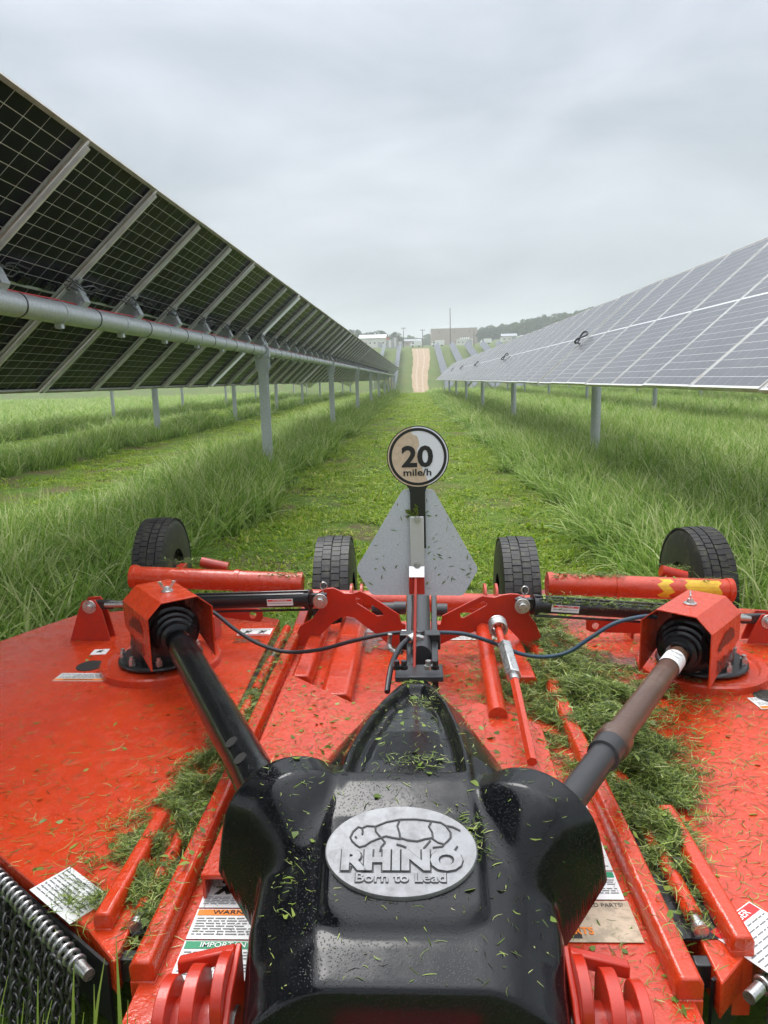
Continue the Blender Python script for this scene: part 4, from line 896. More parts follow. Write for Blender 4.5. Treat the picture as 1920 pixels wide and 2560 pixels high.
# lift cylinders over the wings
def wing_cyl(pin, lug, rod0, outpin, Zp, Zo, side):
    a = aty(*pin, Zp - .02); b = aty(*lug, Zp); o_ = aty(*outpin, Zo); rr = aty(*rod0, (Zp + Zo) / 2)
    ax_ = (o_ - a).normalized(); L_ = (o_ - a).length
    MB().cyl(a + ax_ * .05, a + ax_ * L_ * .66, .036, n=24).cyl(a + ax_ * .05, a + ax_ * .075, .046, n=24).cyl(a + ax_ * (L_ * .66 - .03), a + ax_ * L_ * .66, .044, n=24).box(a + ax_ * .02, (.09, .03, .05)).build('wing_lift_cylinder', M['blackm'], rc)
    for dz in (.045, -.045): MB().cyl(a + ax_ * .06 + Vector((0, -.02, dz)), a + ax_ * L_ * .66 + Vector((0, -.02, dz)), .006, n=8).build('tie_rod', M['blackm'], rc)
    MB().cyl(a + ax_ * L_ * .66, a + ax_ * (L_ - .08), .017, n=18).build('chrome_rod', M['steel'], rc)
    MB().box(a + ax_ * (L_ - .06), (.12, .03, .045)).build('rod_clevis', M['blackm'], rc, bevel=.006)
    for q in (a, o_):
        MB().cyl(q + Vector((0, -.06, 0)), q + Vector((0, .05, 0)), .018, n=18).cyl(q + Vector((0, -.04, 0)), q + Vector((0, -.035, 0)), .035, n=24).build('clevis_pin', M['steel'], rc, bevel=.002)
    q = a + Vector((.015, -.01, .035))
    MB().tube([q + Vector((.016 * math.sin(t), 0, .03 + .018 * -math.cos(t))) for t in np.linspace(.3, 5.98, 14)] + [q + Vector((-.003, 0, -.02))], .0025, 6).build('retaining_clip', M['steel'], rc)
    # outer lug plates
    for dy in (-.035, .03): MB().prism([o_ + Vector((-.03 * side, dy, .035)), o_ + Vector((.035 * side, dy, .03)), o_ + Vector((.06 * side, dy, -.02)), o_ + Vector((.12 * side, dy, D - o_.z)), o_ + Vector((-.09 * side, dy, D - o_.z)), o_ + Vector((-.06 * side, dy, -.02))], (0, .010, 0)).build('lug_plate', M['red2'], rc, bevel=.002)
    return a, ax_, L_
aL, axL, LLn = wing_cyl((803, 1497), (770, 1495), (262, 1509), (231, 1512), 3.20, 3.42, -1)
aR, axR, LRn = wing_cyl((1303, 1509), (1340, 1512), (1870, 1540), (1912, 1548), 3.10, 3.28, 1)
Fd = frame_of(aL + axL * .20 + Vector((0, -.0375, 0)), -axL, (0, 0, 1)); decal(rc, Fd, .13, .032, head=1, hcol='dred', htext='WARNING', lines=3, hh=.25, seed=21)
Fd = frame_of(aR + axR * .20 + Vector((0, -.0375, 0)), axR, (0, 0, 1)); decal(rc, Fd, .13, .032, head=1, hcol='dred', htext='WARNING', lines=3, hh=.25, seed=22)
# rear pipes
def rpipe(p0, p1, Z, r_, cuts, name='rear_pipe'):
    a = aty(*p0, Z); b = aty(*p1, Z); d = (b - a).normalized(); L_ = (b - a).length; prof = [(0, .001), (0, r_ * 1.1), (.012, r_ * 1.13), (.03, r_ * 1.1), (.032, r_)]
    for c in cuts: prof += [(L_ * c - .012, r_), (L_ * c - .012, r_ * 1.12), (L_ * c + .012, r_ * 1.12), (L_ * c + .012, r_)]
    prof += [(L_ - .03, r_), (L_ - .028, r_ * 1.1), (L_, r_ * 1.1), (L_, .001)]; return MB().lathe(a, d, prof, 36).build(name, M['red'], rc), a, d, L_
rpipe((330, 1441), (757, 1459), 3.75, .058, (.62,))
op_, a_, d_r, L_ = rpipe((1367, 1460), (1828, 1476), 3.65, .058, (.38,))
def tape(t0, t1, jag): # yellow tape pieces hugging the pipe
    vs = []; fs = []; m_ = 6; n2 = 8
    for i in range(n2 + 1):
        for j in range(m_ + 1):
            t = t0 + (t1 - t0) * i / n2; ph_ = math.radians(20 + 110 * j / m_) ; t += jag * math.sin(j * 2.1) * .02
            vs.append(a_ + d_r * t * L_ + Vector((0, -math.sin(ph_) * .0587, math.cos(ph_) * .0587)))
    for i in range(n2):
        for j in range(m_): k = i * (m_ + 1) + j; fs.append((k, k + 1, k + m_ + 2, k + m_ + 1))
    MB().add(vs, fs).build('yellow_tape', M['yellow'], op_)
tape(.60, .66, 1); tape(.74, .92, .6)
a = aty(770, 1497, 3.5); b = aty(1330, 1512, 3.5); MB().cyl(a, b, .05, n=28).build('rock_shaft', M['red'], rc)
for xx in (880, 905, 1212, 1240):
    q = aty(xx, 1492, 3.47); MB().cyl(q - Vector((.006, 0, 0)), q + Vector((.006, 0, 0)), .068, n=24).build('shaft_collar', M['red2'], rc)
# link plates with a hole under the pipes
def linkplate(pts, hole, Z):
    bm = bmesh.new(); P = [bm.verts.new(aty(x, y, Z)) for x, y in pts]; hx_, hy_, hr = hole; Q = [bm.verts.new(aty(hx_ + hr * math.cos(t), hy_ + hr * .95 * math.sin(t), Z)) for t in np.linspace(0, 2 * math.pi, 16, endpoint=False)]
    ed = [bm.edges.new((P[i], P[(i + 1) % len(P)])) for i in range(len(P))] + [bm.edges.new((Q[i], Q[(i + 1) % 16])) for i in range(16)]
    bmesh.ops.triangle_fill(bm, use_beauty=True, edges=ed); res = bmesh.ops.extrude_face_region(bm, geom=bm.faces[:]); vv = [g for g in res['geom'] if isinstance(g, bmesh.types.BMVert)]
    bmesh.ops.translate(bm, verts=vv, vec=(0, .012, 0)); bmesh.ops.recalc_face_normals(bm, faces=bm.faces); me = bpy.data.meshes.new('link_plate'); bm.to_mesh(me); bm.free(); me.materials.append(M['red2'])
    o = bpy.data.objects.new('link_plate', me); COL.objects.link(o); o.parent = rc; o.matrix_parent_inverse = Matrix.Translation(-Vector(rc.location))
linkplate([(500, 1521), (640, 1521), (655, 1526), (657, 1545), (650, 1555), (630, 1553), (500, 1535)], (632, 1538, 9), 3.45)
linkplate([(1466, 1550), (1480, 1548), (1640, 1560), (1640, 1585), (1478, 1580), (1466, 1574)], (1489, 1565, 9), 3.35)
for xx, yy in ((540, 1570), (1575, 1580)):
    q = aty(xx, yy, 3.4); MB().box((q.x, 3.42, (q.z + .02 + D) / 2), (.012, .12, abs(q.z - D) + .12)).build('upright_plate', M['red2'], rc)
# hoses
def smoothpath(P, n_=40):
    P = [Vector(p) for p in P]; out = []
    for i in range(len(P) - 1):
        p0, p1, p2, p3 = P[max(i - 1, 0)], P[i], P[i + 1], P[min(i + 2, len(P) - 1)]
        for k in range(8):
            t = k / 8; out.append(.5 * ((2 * p1) + (p2 - p0) * t + (2 * p0 - 5 * p1 + 4 * p2 - p3) * t * t + (-p0 + 3 * p1 - 3 * p2 + p3) * t ** 3))
    return out + [P[-1]]
hl = [(505, 1515, 3.0), (540, 1535, 2.98), (590, 1575, 2.95), (650, 1611, 2.92), (720, 1630, 2.9), (800, 1624, 2.85), (880, 1603, 2.82), (960, 1586, 2.8), (1008, 1581, 2.8)]
MB().tube(smoothpath([aty(x, y, z) for x, y, z in hl]), .0085, 10).build('hydraulic_hose', M['hose'], rc)
hr_ = [(1088, 1581, 2.8), (1160, 1585, 2.82), (1230, 1606, 2.85), (1300, 1634, 2.85), (1360, 1642, 2.85), (1420, 1630, 2.85), (1480, 1592, 2.85), (1540, 1557, 2.85), (1610, 1541, 2.86), (1640, 1543, 2.9)]
MB().tube(smoothpath([aty(x, y, z) for x, y, z in hr_]), .0085, 10).build('hydraulic_hose', M['hoseb'], rc)
MB().tube(smoothpath([aty(*p) for p in ((1050, 1588, 2.45), (1030, 1592, 2.42), (1005, 1612, 2.38), (988, 1640, 2.32), (978, 1668, 2.25), (972, 1700, 2.2), (968, 1730, 2.15))]), .0095, 10).build('hydraulic_hose', M['hose'], rc)
MB().tube([aty(*p) for p in ((1036, 1590, 2.42), (1022, 1598, 2.40))], .014, 12).tube([aty(*p) for p in ((1045, 1612, 2.42), (1050, 1590, 2.42))], .016, 6).tube(smoothpath([aty(*p) for p in ((975, 1585, 2.55), (973, 1612, 2.55), (978, 1625, 2.52), (992, 1631, 2.5), (1008, 1632, 2.5))]), .009, 10).build('hose_fitting', M['steel'], rc)
for p0, p1 in (((1004, 1582, 2.8), (1016, 1582, 2.8)), ((1080, 1581, 2.8), (1090, 1581, 2.8))): MB().cyl(aty(*p0), aty(*p1), .013, n=12).build('hose_fitting', M['steel'], rc)
# wheels: laminated tyres
def wheel(cx, cy, cz, R_, w, yaw, arm):
    wn_ = thing_part('wheel'); Mx = Matrix.Translation((cx, cy, cz)) @ Matrix.Rotation(yaw, 4, 'Z')
    t = MB(); n_ = 64; prof = [(-w / 2, R_ * .40), (-w / 2, R_ * .86), (-w / 2 + .012, R_ * .95), (-w / 2 + .03, R_ * .985)]
    gro = [-.25, 0, .25]
    for g_ in gro: prof += [(g_ * w - .006, R_), (g_ * w - .004, R_ - .010), (g_ * w + .004, R_ - .010), (g_ * w + .006, R_)]
    prof += [(w / 2 - .03, R_ * .985), (w / 2 - .012, R_ * .95), (w / 2, R_ * .86), (w / 2, R_ * .40)]
    t.lathe((0, 0, 0), (1, 0, 0), prof, n_); 
    me = t.mesh('tyre', M['rubber'], 30); me.transform(Mx); ty = bpy.data.objects.new('tyre', me); COL.objects.link(ty); ty.parent = wn_; ty.matrix_parent_inverse = Matrix.Translation(-Vector(rc.location))
    # tread blocks: proud lugs all round
    b = MB()
    for i in range(58):
        a = 2 * math.pi * i / 58
        for k, c0 in enumerate((-.375, -.125, .125, .375)):
            aa = a + (.7 * math.pi / 58 if k % 2 else 0) + random.uniform(-.006, .006); Rm = Matrix.Rotation(-aa, 3, 'X'); edge_ = abs(c0) > .3
            b.box(Rm @ Vector((c0 * w * (.94 if edge_ else 1), 0, R_ + (-.004 if edge_ else .001))), (w * (.21 if edge_ else .215), 2 * math.pi * R_ / 58 * .88, .010 + random.uniform(-.0015, .001)), Rm)
    me = b.mesh('tread', M['rubber'], 0); me.transform(Mx); tr = bpy.data.objects.new('tread', me); COL.objects.link(tr); tr.parent = wn_; tr.matrix_parent_inverse = Matrix.Translation(-Vector(rc.location)); tr['kind'] = 'stuff'
    rm = MB().lathe((0, 0, 0), (1, 0, 0), [(-w / 2 + .03, R_ * .42), (-w / 2 + .05, R_ * .40), (-w / 2 + .06, .08), (-w / 2 + .01, .07), (-w / 2 + .01, .001)], 32).lathe((0, 0, 0), (1, 0, 0), [(w / 2 - .03, R_ * .42), (w / 2 - .05, R_ * .40), (w / 2 - .06, .08), (w / 2 - .01, .07), (w / 2 - .01, .001)], 32)
    me = rm.mesh('rim', M['rimd'], 30); me.transform(Mx); rr_ = bpy.data.objects.new('rim', me); COL.objects.link(rr_); rr_.parent = wn_; rr_.matrix_parent_inverse = Matrix.Translation(-Vector(rc.location))
    ar = MB(); c = Vector((cx, cy, cz)); s_ = -1 if arm < 0 else 1; q = c + Vector((s_ * (w / 2 + .04), 0, 0))
    ar.cyl(c, q, .03, n=14); ar.bar(q, Vector((q.x, cy - .75, cz - .06)), .05, .09); ar.build('wheel_arm', M['red2'], rc, bevel=.004)
    return wn_
def thing_part(name):
    o = bpy.data.objects.new(name, None); COL.objects.link(o); o.parent = rc; o.location = (0, 0, 0); o.matrix_parent_inverse = Matrix.Identity(4); o.location = -Vector(rc.location) * 0; o.empty_display_size = .1; return o
wheel(-.495, 4.12, .37, .362, .215, .02, -1); wheel(.585, 4.12, .35, .358, .215, -.02, 1)
wheel(-1.79, 4.78, .38, .36, .215, .04, 1); wheel(1.735, 4.36, .345, .352, .21, .05, -1)
for (p, q, Z) in (((515, 1408), (562, 1418), 4.25), ((1665, 1430), (1705, 1440), 4.05)):
    a = aty(*p, Z); b = aty(*q, Z); d = (b - a).normalized(); MB().cyl(a - d * .03, b + d * .02, .034, n=24).build('axle_housing', M['red2'], rc)
# front clevises
def clevis(s_):
    X = lambda v: CX + .0 + s_ * v - (.0 if s_ < 0 else .025)
    prof = lambda y0, z0, k=1: [Vector((0, y0 - .066, z0 - .25))] + [Vector((0, y0 - .066 * math.cos(t), z0 + .062 * math.sin(t))) for t in np.linspace(0, math.pi, 14)] + [Vector((0, y0 + .066, z0 - .25))]
    for v, y0, z0, th in ((.445, 1.11, .50, .022), (.395, 1.12, .515, .026), (.345, 1.14, .525, .022)):
        P = prof(y0, z0); MB().prism([p + Vector((X(v) - th / 2, 0, 0)) for p in P], (th, 0, 0)).build('hitch_plate', M['red2'], rc, bevel=.002)
    for v in (.42, .37): MB().cyl((X(v - .02), 1.115, .47), (X(v + .02), 1.115, .47), .048, n=24).build('hitch_bushing', M['red2'], rc, bevel=.003)
    MB().cyl((X(.325), 1.115, .47), (X(.47), 1.115, .47), .022, n=20).cyl((X(.318), 1.115, .47), (X(.326), 1.115, .47), .034, n=24).build('hitch_pin', M['chain'], rc)
    MB().prism([(X(.445) , 1.17, .555), (X(.445), 1.19, .555), (X(.335), 1.20, .575), (X(.335), 1.18, .575)], (0, 0, -.03)).build('hitch_bridge', M['red2'], rc, bevel=.004)
    MB().prism([(X(.335), 1.02, .30), (X(.335), 1.20, .30), (X(.335), 1.20, .575), (X(.335), 1.11, .545), (X(.335), 1.04, .48)], (s_ * -.012, .0, 0)).build('hitch_cheek', M['red2'], rc, bevel=.003)
clevis(-1); clevis(1)
# drawbar below the hood
MB().box((CX, 1.15, .40), (.30, .9, .10)).build('drawbar', M['red2'], rc, bevel=.01)
# chain guards
def torus_mesh(name, R1, R2, r_, m, stretch=1.0):
    n1, n2 = 20, 8; t = MB(); pts = []
    for i in range(n1): a = 2 * math.pi * i / n1; pts.append((R1 * math.cos(a), 0, R2 * math.sin(a)))
    return t.tube(pts, r_, n2, closed=True).mesh(name, m, 60)
LINK = torus_mesh('chain_link', .013, .023, .0042, M['chain']); LOOP = torus_mesh('rod_loop', .017, .019, .0052, M['steel'])
def chain_guard(p0, p1, zrod, nch, rows, label):
    a = Vector((*p0, zrod)); b = Vector((*p1, zrod)); d = (b - a).normalized(); fwd = Vector((d.y, -d.x, 0)); fwd = fwd if fwd.y < 0 else -fwd
    g = bpy.data.objects.new('chain_guard', MB().tube([a + (b - a) * t for t in np.linspace(0, 1, 20)], .0065, 10).tube([b, b + d * .045], .014, 16).mesh('chain_guard', M['steel'])); COL.objects.link(g); g.parent = rc; g.matrix_parent_inverse = Matrix.Translation(-Vector(rc.location))
    yaw = math.atan2(d.y, d.x); st = (b - a).length / nch
    for i in range(nch):
        c = a + d * st * (i + .5); l = sub(g, 'rod_loop', LOOP, c - Vector((0, 0, .004)), (.15, 0, yaw + math.pi / 2 + random.uniform(-.1, .1)))
        for r_ in range(rows):
            q = c - Vector((0, 0, .036 + r_ * .034)) + fwd * (.012 + .01 * math.sin(i * 1.7) + .006 * r_)
            sub(g, 'chain_link', LINK, q, (random.uniform(-.2, .2), random.uniform(-.12, .12), yaw + (0 if r_ % 2 == 0 else math.pi / 2) + .4 + random.uniform(-.2, .2)))
chain_guard((-1.52, 1.97), (-.795, 1.385), .345, 34, 9, '')
chain_guard((-.30, .95), (-.70, 1.155), .33, 16, 6, ''); chain_guard((1.25, 1.76), (.72, 1.35), .34, 24, 7, '')
MB().prism([(-.72, 1.375, .36), (-1.8, 2.15, .36), (-1.8, 2.15, .20), (-.72, 1.375, .20)], (-.004, -.006, 0)).build('front_skirt', M['blackm'], rc)
MB().prism([(.62, 1.36, .35), (1.7, 2.12, .35), (1.7, 2.12, .20), (.62, 1.36, .20)], (.004, -.006, 0)).build('front_skirt', M['blackm'], rc)

# ------------------------------------------------------------------ grass clippings lying on the cutter
def clippings(name, P, label, lmin=.012, lmax=.05, wmin=.0006, wmax=.0022, tilt=.18, thick=0.0, dirbias=None, leaf=.05, seed=3, dark=0.0):
    g = np.random.default_rng(seed); n_ = len(P); P = np.asarray(P, float)
    L_ = g.uniform(lmin, lmax, n_) * np.where(g.uniform(size=n_) < .06, 1.9, 1); W = g.uniform(wmin, wmax, n_); isleaf = g.uniform(size=n_) < leaf
    W = np.where(isleaf, g.uniform(.008, .016, n_), W); L_ = np.where(isleaf, g.uniform(.014, .032, n_), L_)
    a = g.uniform(0, 2 * math.pi, n_) if dirbias is None else np.where(g.uniform(size=n_) < .55, g.normal(dirbias, .5, n_), g.uniform(0, 6.28, n_))
    el = g.normal(0, tilt, n_); bend = g.normal(0, .5, n_); roll = g.normal(0, .35 + tilt, n_)
    d = np.stack([np.cos(a) * np.cos(el), np.sin(a) * np.cos(el), np.sin(el)], 1); s_ = np.stack([-np.sin(a) * np.cos(roll), np.cos(a) * np.cos(roll), np.sin(roll)], 1)
    K = 4; V = np.zeros((n_, K * 2, 3)); 
    for k in range(K):
        t = k / (K - 1) - .5; wd = W * np.where(isleaf, (1 - (2 * t) ** 2) * .5 + .02, (.5 if abs(t) < .4 else .22))
        c = P + d * (L_ * t)[:, None] + np.stack([-np.sin(a), np.cos(a), np.zeros(n_)], 1) * (bend * L_ * t * t)[:, None]
        c[:, 2] += np.abs(bend) * L_ * t * t * .15 + .001
        V[:, 2 * k] = c + s_ * wd[:, None]; V[:, 2 * k + 1] = c - s_ * wd[:, None]
    base = (np.arange(n_) * K * 2)[:, None]; F_ = np.concatenate([base + np.array([[2 * k, 2 * k + 1, 2 * k + 3, 2 * k + 2]]) for k in range(K - 1)], 0)
    T = np.clip(g.beta(1.3, 1.5, n_) - dark, 0, 1); T = np.where(isleaf, .30 + .42 * g.uniform(size=n_), T); T = np.repeat(T, K * 2)
    me = link_raw(name, V.reshape(-1, 3), F_, M['clip'], {'tint': T}, smooth=False); o = bpy.data.objects.new(name, me); COL.objects.link(o); tag(o, label, kind='stuff'); return o
cmul = 2.6
def gauss(px_, py_, n_, sx, sy, ang=0, z=D, h=.0):
    c = atz(px_, py_, z + .01); n_ = int(n_ * cmul); sx *= .92; q = np.stack([rng.normal(0, sx, n_), rng.normal(0, sy, n_)], 1); ca, sa = math.cos(ang), math.sin(ang)
    x = c.x + q[:, 0] * ca - q[:, 1] * sa; y = c.y + q[:, 0] * sa + q[:, 1] * ca; r2 = (q[:, 0] / sx) ** 2 + (q[:, 1] / sy) ** 2
    return np.stack([x, y, z + .004 + h * np.exp(-r2 / 2) * rng.uniform(0, 1, n_) ** .7 * 1.25], 1)
def patchy(P, thr=0.0, seed=0):
    x, y = P[:, 0], P[:, 1]; v = np.sin(x * 31 + y * 17 + seed) + np.sin(x * 13 - y * 29 + 2 * seed) + .8 * np.sin(x * 57 + y * 43) + .7 * np.sin(y * 71 - x * 23)
    k = v + rng.normal(0, .55, len(v)) > thr; Q = P[k].copy(); Q[:, 2] += np.clip(v[k], 0, 2) * .006; return Q
G = []
for (x, y, n_, sx, sy, h) in ((1345, 1560, 1800, .07, .10, .05), (1370, 1620, 3000, .10, .12, .07), (1400, 1690, 5000, .14, .14, .08), (1450, 1750, 5500, .14, .12, .08), (1500, 1820, 5000, .12, .10, .07), (1560, 1890, 5000, .10, .09, .075), (1600, 1945, 5000, .085, .075, .07), (1640, 2010, 1600, .06, .06, .03), (1655, 2080, 1800, .035, .06, .045), (1690, 2150, 1800, .03, .05, .045), (1300, 1700, 900, .12, .16, .015), (1560, 1720, 1300, .2, .15, .01), (1290, 1640, 900, .10, .12, .02)):
    G.append(gauss(x, y, n_, sx, sy, 0, D, h))
clippings('grass_clippings', patchy(np.concatenate(G), -.35), 'thick matted pile of cut grass on the right of the deck', tilt=.3, seed=5, lmax=.06, wmax=.003, leaf=.012)
cmul = 1.7
G = []
for (x, y, n_, sx, sy, h) in ((585, 1830, 900, .05, .08, .03), (560, 1880, 2200, .06, .08, .05), (530, 1930, 2800, .06, .07, .055), (500, 1985, 2400, .07, .07, .045), (455, 2050, 2400, .09, .07, .04), (400, 2115, 1900, .09, .07, .03), (350, 2180, 1500, .08, .06, .025), (290, 2240, 800, .08, .05, .015), (620, 1790, 500, .03, .08, .02), (640, 1730, 400, .02, .08, .02), (430, 2190, 900, .05, .07, .03), (380, 2270, 500, .02, .06, .02)):
    G.append(gauss(x, y, n_, sx, sy, 0, D, h))
clippings('grass_clippings', patchy(np.concatenate(G), -.15, 3), 'drift of cut grass along the left hinge of the deck', tilt=.3, seed=6, lmax=.05, leaf=.012)
# thin scatter over the whole deck
def inpoly(x, y, poly):
    c = np.zeros(len(x), bool); j = len(poly) - 1
    for i in range(len(poly)):
        xi, yi = poly[i]; xj, yj = poly[j]; c ^= ((yi > y) != (yj > y)) & (x < (xj - xi) * (y - yi) / (yj - yi + 1e-9) + xi); j = i
    return c
def scat(n_, x0, x1, y0, y1, poly, z, bias=None):
    x = rng.uniform(x0, x1, n_); y = rng.uniform(y0, y1, n_); k = inpoly(x, y, poly)
    if bias: k &= rng.uniform(size=n_) < bias(x, y)
    return np.stack([x[k], y[k], np.full(k.sum(), z)], 1)
cp_ = [(-.60, 1.0), (.55, 1.0), (.55, 3.45), (-.60, 3.5)]
G = [scat(9000, -2.4, -.7, 1.3, 3.8, wingL, D + .001, lambda x, y: np.clip(1.15 - (np.abs(x + .75)) / 1.1, .06, 1) * np.clip(1.35 - (y - 1.4) / 1.5, .12, 1)),
     scat(13000, .6, 2.4, 1.3, 3.8, wingR, D - .011, lambda x, y: np.clip(1.3 - (x - .6) / 1.8, .25, 1)),
     scat(8000, -.6, .55, 1.0, 3.5, cp_, D + .004, lambda x, y: np.where(x > 0, 1, .55))]
clippings('grass_clippings', np.concatenate(G), 'loose cut blades and leaves scattered over the wet red deck', tilt=.05, seed=8, leaf=.03, dirbias=.5, lmin=.006, lmax=.045)
# on plates, channels, pipes
G = [scat(1500, -.54, -.12, 1.6, 2.75, [(-.555, 1.55), (-.12, 1.55), (-.12, 2.40), (-.22, 2.47), (-.545, 2.78)], .4535), scat(1100, .04, .42, 1.6, 2.45, [(.04, 1.55), (.40, 1.55), (.42, 2.32), (.22, 2.50), (.04, 2.42)], .4535)]
for X in (-.613, .54):
    k = 500; G.append(np.stack([rng.normal(X, .018, k), rng.uniform(1.3, 3.3, k), np.full(k, D + .068)], 1))
for X in (-.69, .635):
    k = 2600; G.append(np.stack([rng.normal(X, .022, k), rng.uniform(1.45, 3.4, k), rng.uniform(D, D + .03, k)], 1))
for (xa, xb, yv, Z, k) in ((650, 760, 1434, 3.75, 500), (1370, 1560, 1436, 3.65, 700), (1560, 1800, 1446, 3.65, 120), (330, 650, 1415, 3.75, 60)):
    a = aty(xa, yv, Z); b = aty(xb, yv, Z); t = rng.uniform(0, 1, k)
    G.append(np.stack([a.x + (b.x - a.x) * t, Z + rng.normal(-.01, .022, k), a.z + (b.z - a.z) * t + rng.normal(.0, .004, k)], 1))
t = rng.uniform(.08, .66, 1600); G.append(np.stack([aR.x + axR.x * LRn * t, aR.y + axR.y * LRn * t + rng.normal(-.02, .02, 1600), aR.z + axR.z * LRn * t + .034 + rng.normal(0, .012, 1600)], 1))
for (x, y, Z, k) in ((480, 1405, 4.38, 500), (1680, 1425, 4.22, 500)): c = aty(x, y, Z); G.append(np.stack([rng.normal(c.x + .03, .09, k), rng.normal(Z - .02, .03, k), rng.normal(c.z + .015, .01, k)], 1))
clippings('grass_clippings', np.concatenate(G), 'cut grass caught on the raised plates, hinges and pipes of the cutter', tilt=.25, seed=9, lmax=.04)
n_ = 26000; yy = 3.9 + 12 * rng.uniform(0, 1, n_) ** 1.7; xx = rng.uniform(-2.0, 1.7, n_)
clippings('grass_clippings', patchy(np.stack([xx, yy, rng.uniform(.01, .05, n_)], 1), -.3, 7), 'pale cut blades strewn over the freshly mown lane', tilt=.2, seed=14, lmin=.02, lmax=.09, wmin=.0012, wmax=.004, leaf=.03, dark=-.15)
# on the hood
x = rng.uniform(-.44, .36, 1100); y = rng.uniform(1.04, 2.15, 1100); z = np.array([hoodz(a_, b_) for a_, b_ in zip(x, y)]); k = z > .60
hp = [np.stack([x[k], y[k], z[k] + .001], 1)]
for (cx_, cy_, sx, sy, k_) in ((.02, 1.95, .03, .04, 120), (-.04, 2.12, .03, .02, 150), (-.01, 1.52, .05, .03, 120), (.10, 1.27, .022, .03, 160), (-.255, 1.28, .02, .06, 90)):
    xx = rng.normal(cx_, sx, k_); yy = rng.normal(cy_, sy, k_); hp.append(np.stack([xx, yy, np.array([hoodz(a_, b_) for a_, b_ in zip(xx, yy)]) + .003], 1))
clippings('grass_clippings', np.concatenate(hp), 'small cut blades stuck to the wet black hood', tilt=.12, seed=10, lmin=.004, lmax=.026, wmin=.0007, wmax=.002, leaf=.04)
# on the sign and the galvanised plate (vertical): small flat bits
bits = MB(); rr = random.Random(4)
for k in range(70):
    if k < 55: x, y = rr.uniform(1062, 1180), rr.uniform(1240, 1475)
    else: x, y = rr.uniform(925, 1022), rr.uniform(1260, 1470)
    p = S(x, y, -.0015)
    if not inpoly(np.array([p.x]), np.array([p.z]), [(q.x, q.z) for q in pts[:0]] or [(S(*q).x, S(*q).z) for q in ((1007, 1223), (1083, 1223), (1196, 1423), (1158, 1489), (928, 1487), (890, 1422))])[0]: continue
    L_ = rr.uniform(.003, .014); w = rr.uniform(.0006, .003); a = rr.uniform(0, 3.14); u_ = Vector((math.cos(a), 0, math.sin(a))); v_ = Vector((-math.sin(a), 0, math.cos(a)))
    bits.add([p - u_ * L_ - v_ * w * .3, p - v_ * w, p + u_ * L_, p + v_ * w], [(0, 1, 2, 3)])
for k in range(26):
    p = S(1022 + rr.uniform(-6, 22), 1275 + rr.gauss(0, 7), -.016); a = rr.uniform(0, 3.14); L_ = rr.uniform(.005, .014); u_ = Vector((math.cos(a), -.2, math.sin(a))); v_ = Vector((-math.sin(a), 0, math.cos(a)))
    bits.add([p - u_ * L_, p - v_ * .003, p + u_ * L_, p + v_ * .003], [(0, 1, 2, 3)])
me = bits.mesh('leaf_bits', M['clip'], 0); at = me.attributes.new('tint', 'FLOAT', 'POINT'); at.data.foreach_set('value', np.random.default_rng(1).uniform(.1, .8, len(me.vertices)).astype(np.float32))
o = bpy.data.objects.new('leaf_bits', me); COL.objects.link(o); tag(o, 'flecks of leaf stuck to the upright galvanised plate', kind='stuff')

# ------------------------------------------------------------------ background: buildings, poles, trees
M['wall_tan'] = mat('wall_tan', (.36, .28, .23), .8); M['wall_w'] = mat('wall_pale', (.62, .60, .56), .7); M['roof_w'] = mat('roof_white', (.72, .73, .73), .5); M['roof_g'] = mat('roof_grey', (.30, .31, .33), .6)
M['win'] = mat('window_dark', (.03, .035, .04), .1); M['wood'] = mat('pole_wood', (.12, .10, .085), .9); M['veh'] = mat('vehicle_white', (.7, .7, .7), .3); M['orangeb'] = mat('orange_banner', (.75, .14, .03), .6)
def bg(px_, Y): p = aty(px_, 860, Y); return p.x
def building(xl, xr, Y, depth, hgt, wallm, label, roofm='roof_w', gable=0, nw=8, name='building', wrow=(.55,), stripes=0):
    x0, x1 = bg(xl, Y), bg(xr, Y); zc = min(Hs(x0, Y), Hs(x1, Y)) - .3; t = thing(name, label, 'building', ((x0 + x1) / 2, Y, zc)); W_ = x1 - x0
    def q(n, mb, m, par=t, **k): o = sub(par, n, mb.mesh(n, m, 0)); return o
    q('wall', MB().box((0, depth / 2, hgt / 2), (W_, depth, hgt)), M[wallm])
    if gable:
        rf = q('roof', MB().prism([(-W_ / 2 - .4, -.5, hgt + .003), (W_ / 2 + .4, -.5, hgt + .003), (W_ / 2 + .4, depth / 2, hgt + gable), (-W_ / 2 - .4, depth / 2, hgt + gable)], (0, 0, .25)).prism([(-W_ / 2 - .4, depth + .5, hgt + .003), (W_ / 2 + .4, depth + .5, hgt + .003), (W_ / 2 + .4, depth / 2 + .01, hgt + gable), (-W_ / 2 - .4, depth / 2 + .01, hgt + gable)], (0, 0, .25)), M[roofm])
    else:
        rf = q('roof', MB().box((0, depth / 2, hgt + .15), (W_ + .5, depth + .5, .3)), M[roofm])
        for k in range(5): sub(rf, 'roof_unit', MB().box((-W_ * .25 + k * W_ * .13, 3, hgt + .3 + .5), (W_ * .05, 2, .9)).mesh('roof_unit', M['roof_w'], 0))
    for hr2 in wrow:
        for k in range(nw): q('window', MB().box((-W_ / 2 + (k + .5) * W_ / nw, -.03, hgt * hr2), (W_ / nw * .35, .1, hgt * .14)), M['win'])
    if stripes:
        for k in range(stripes): q('wall_panel', MB().box((-W_ / 2 + (k + .5) * W_ / stripes, -.08, hgt * .5), (W_ / stripes * .86, .12, hgt * .92)), M[wallm])
    q('door', MB().box((W_ * .3, -.05, 1.5), (2.4, .14, 3.0)), M['roof_g'])
    return t
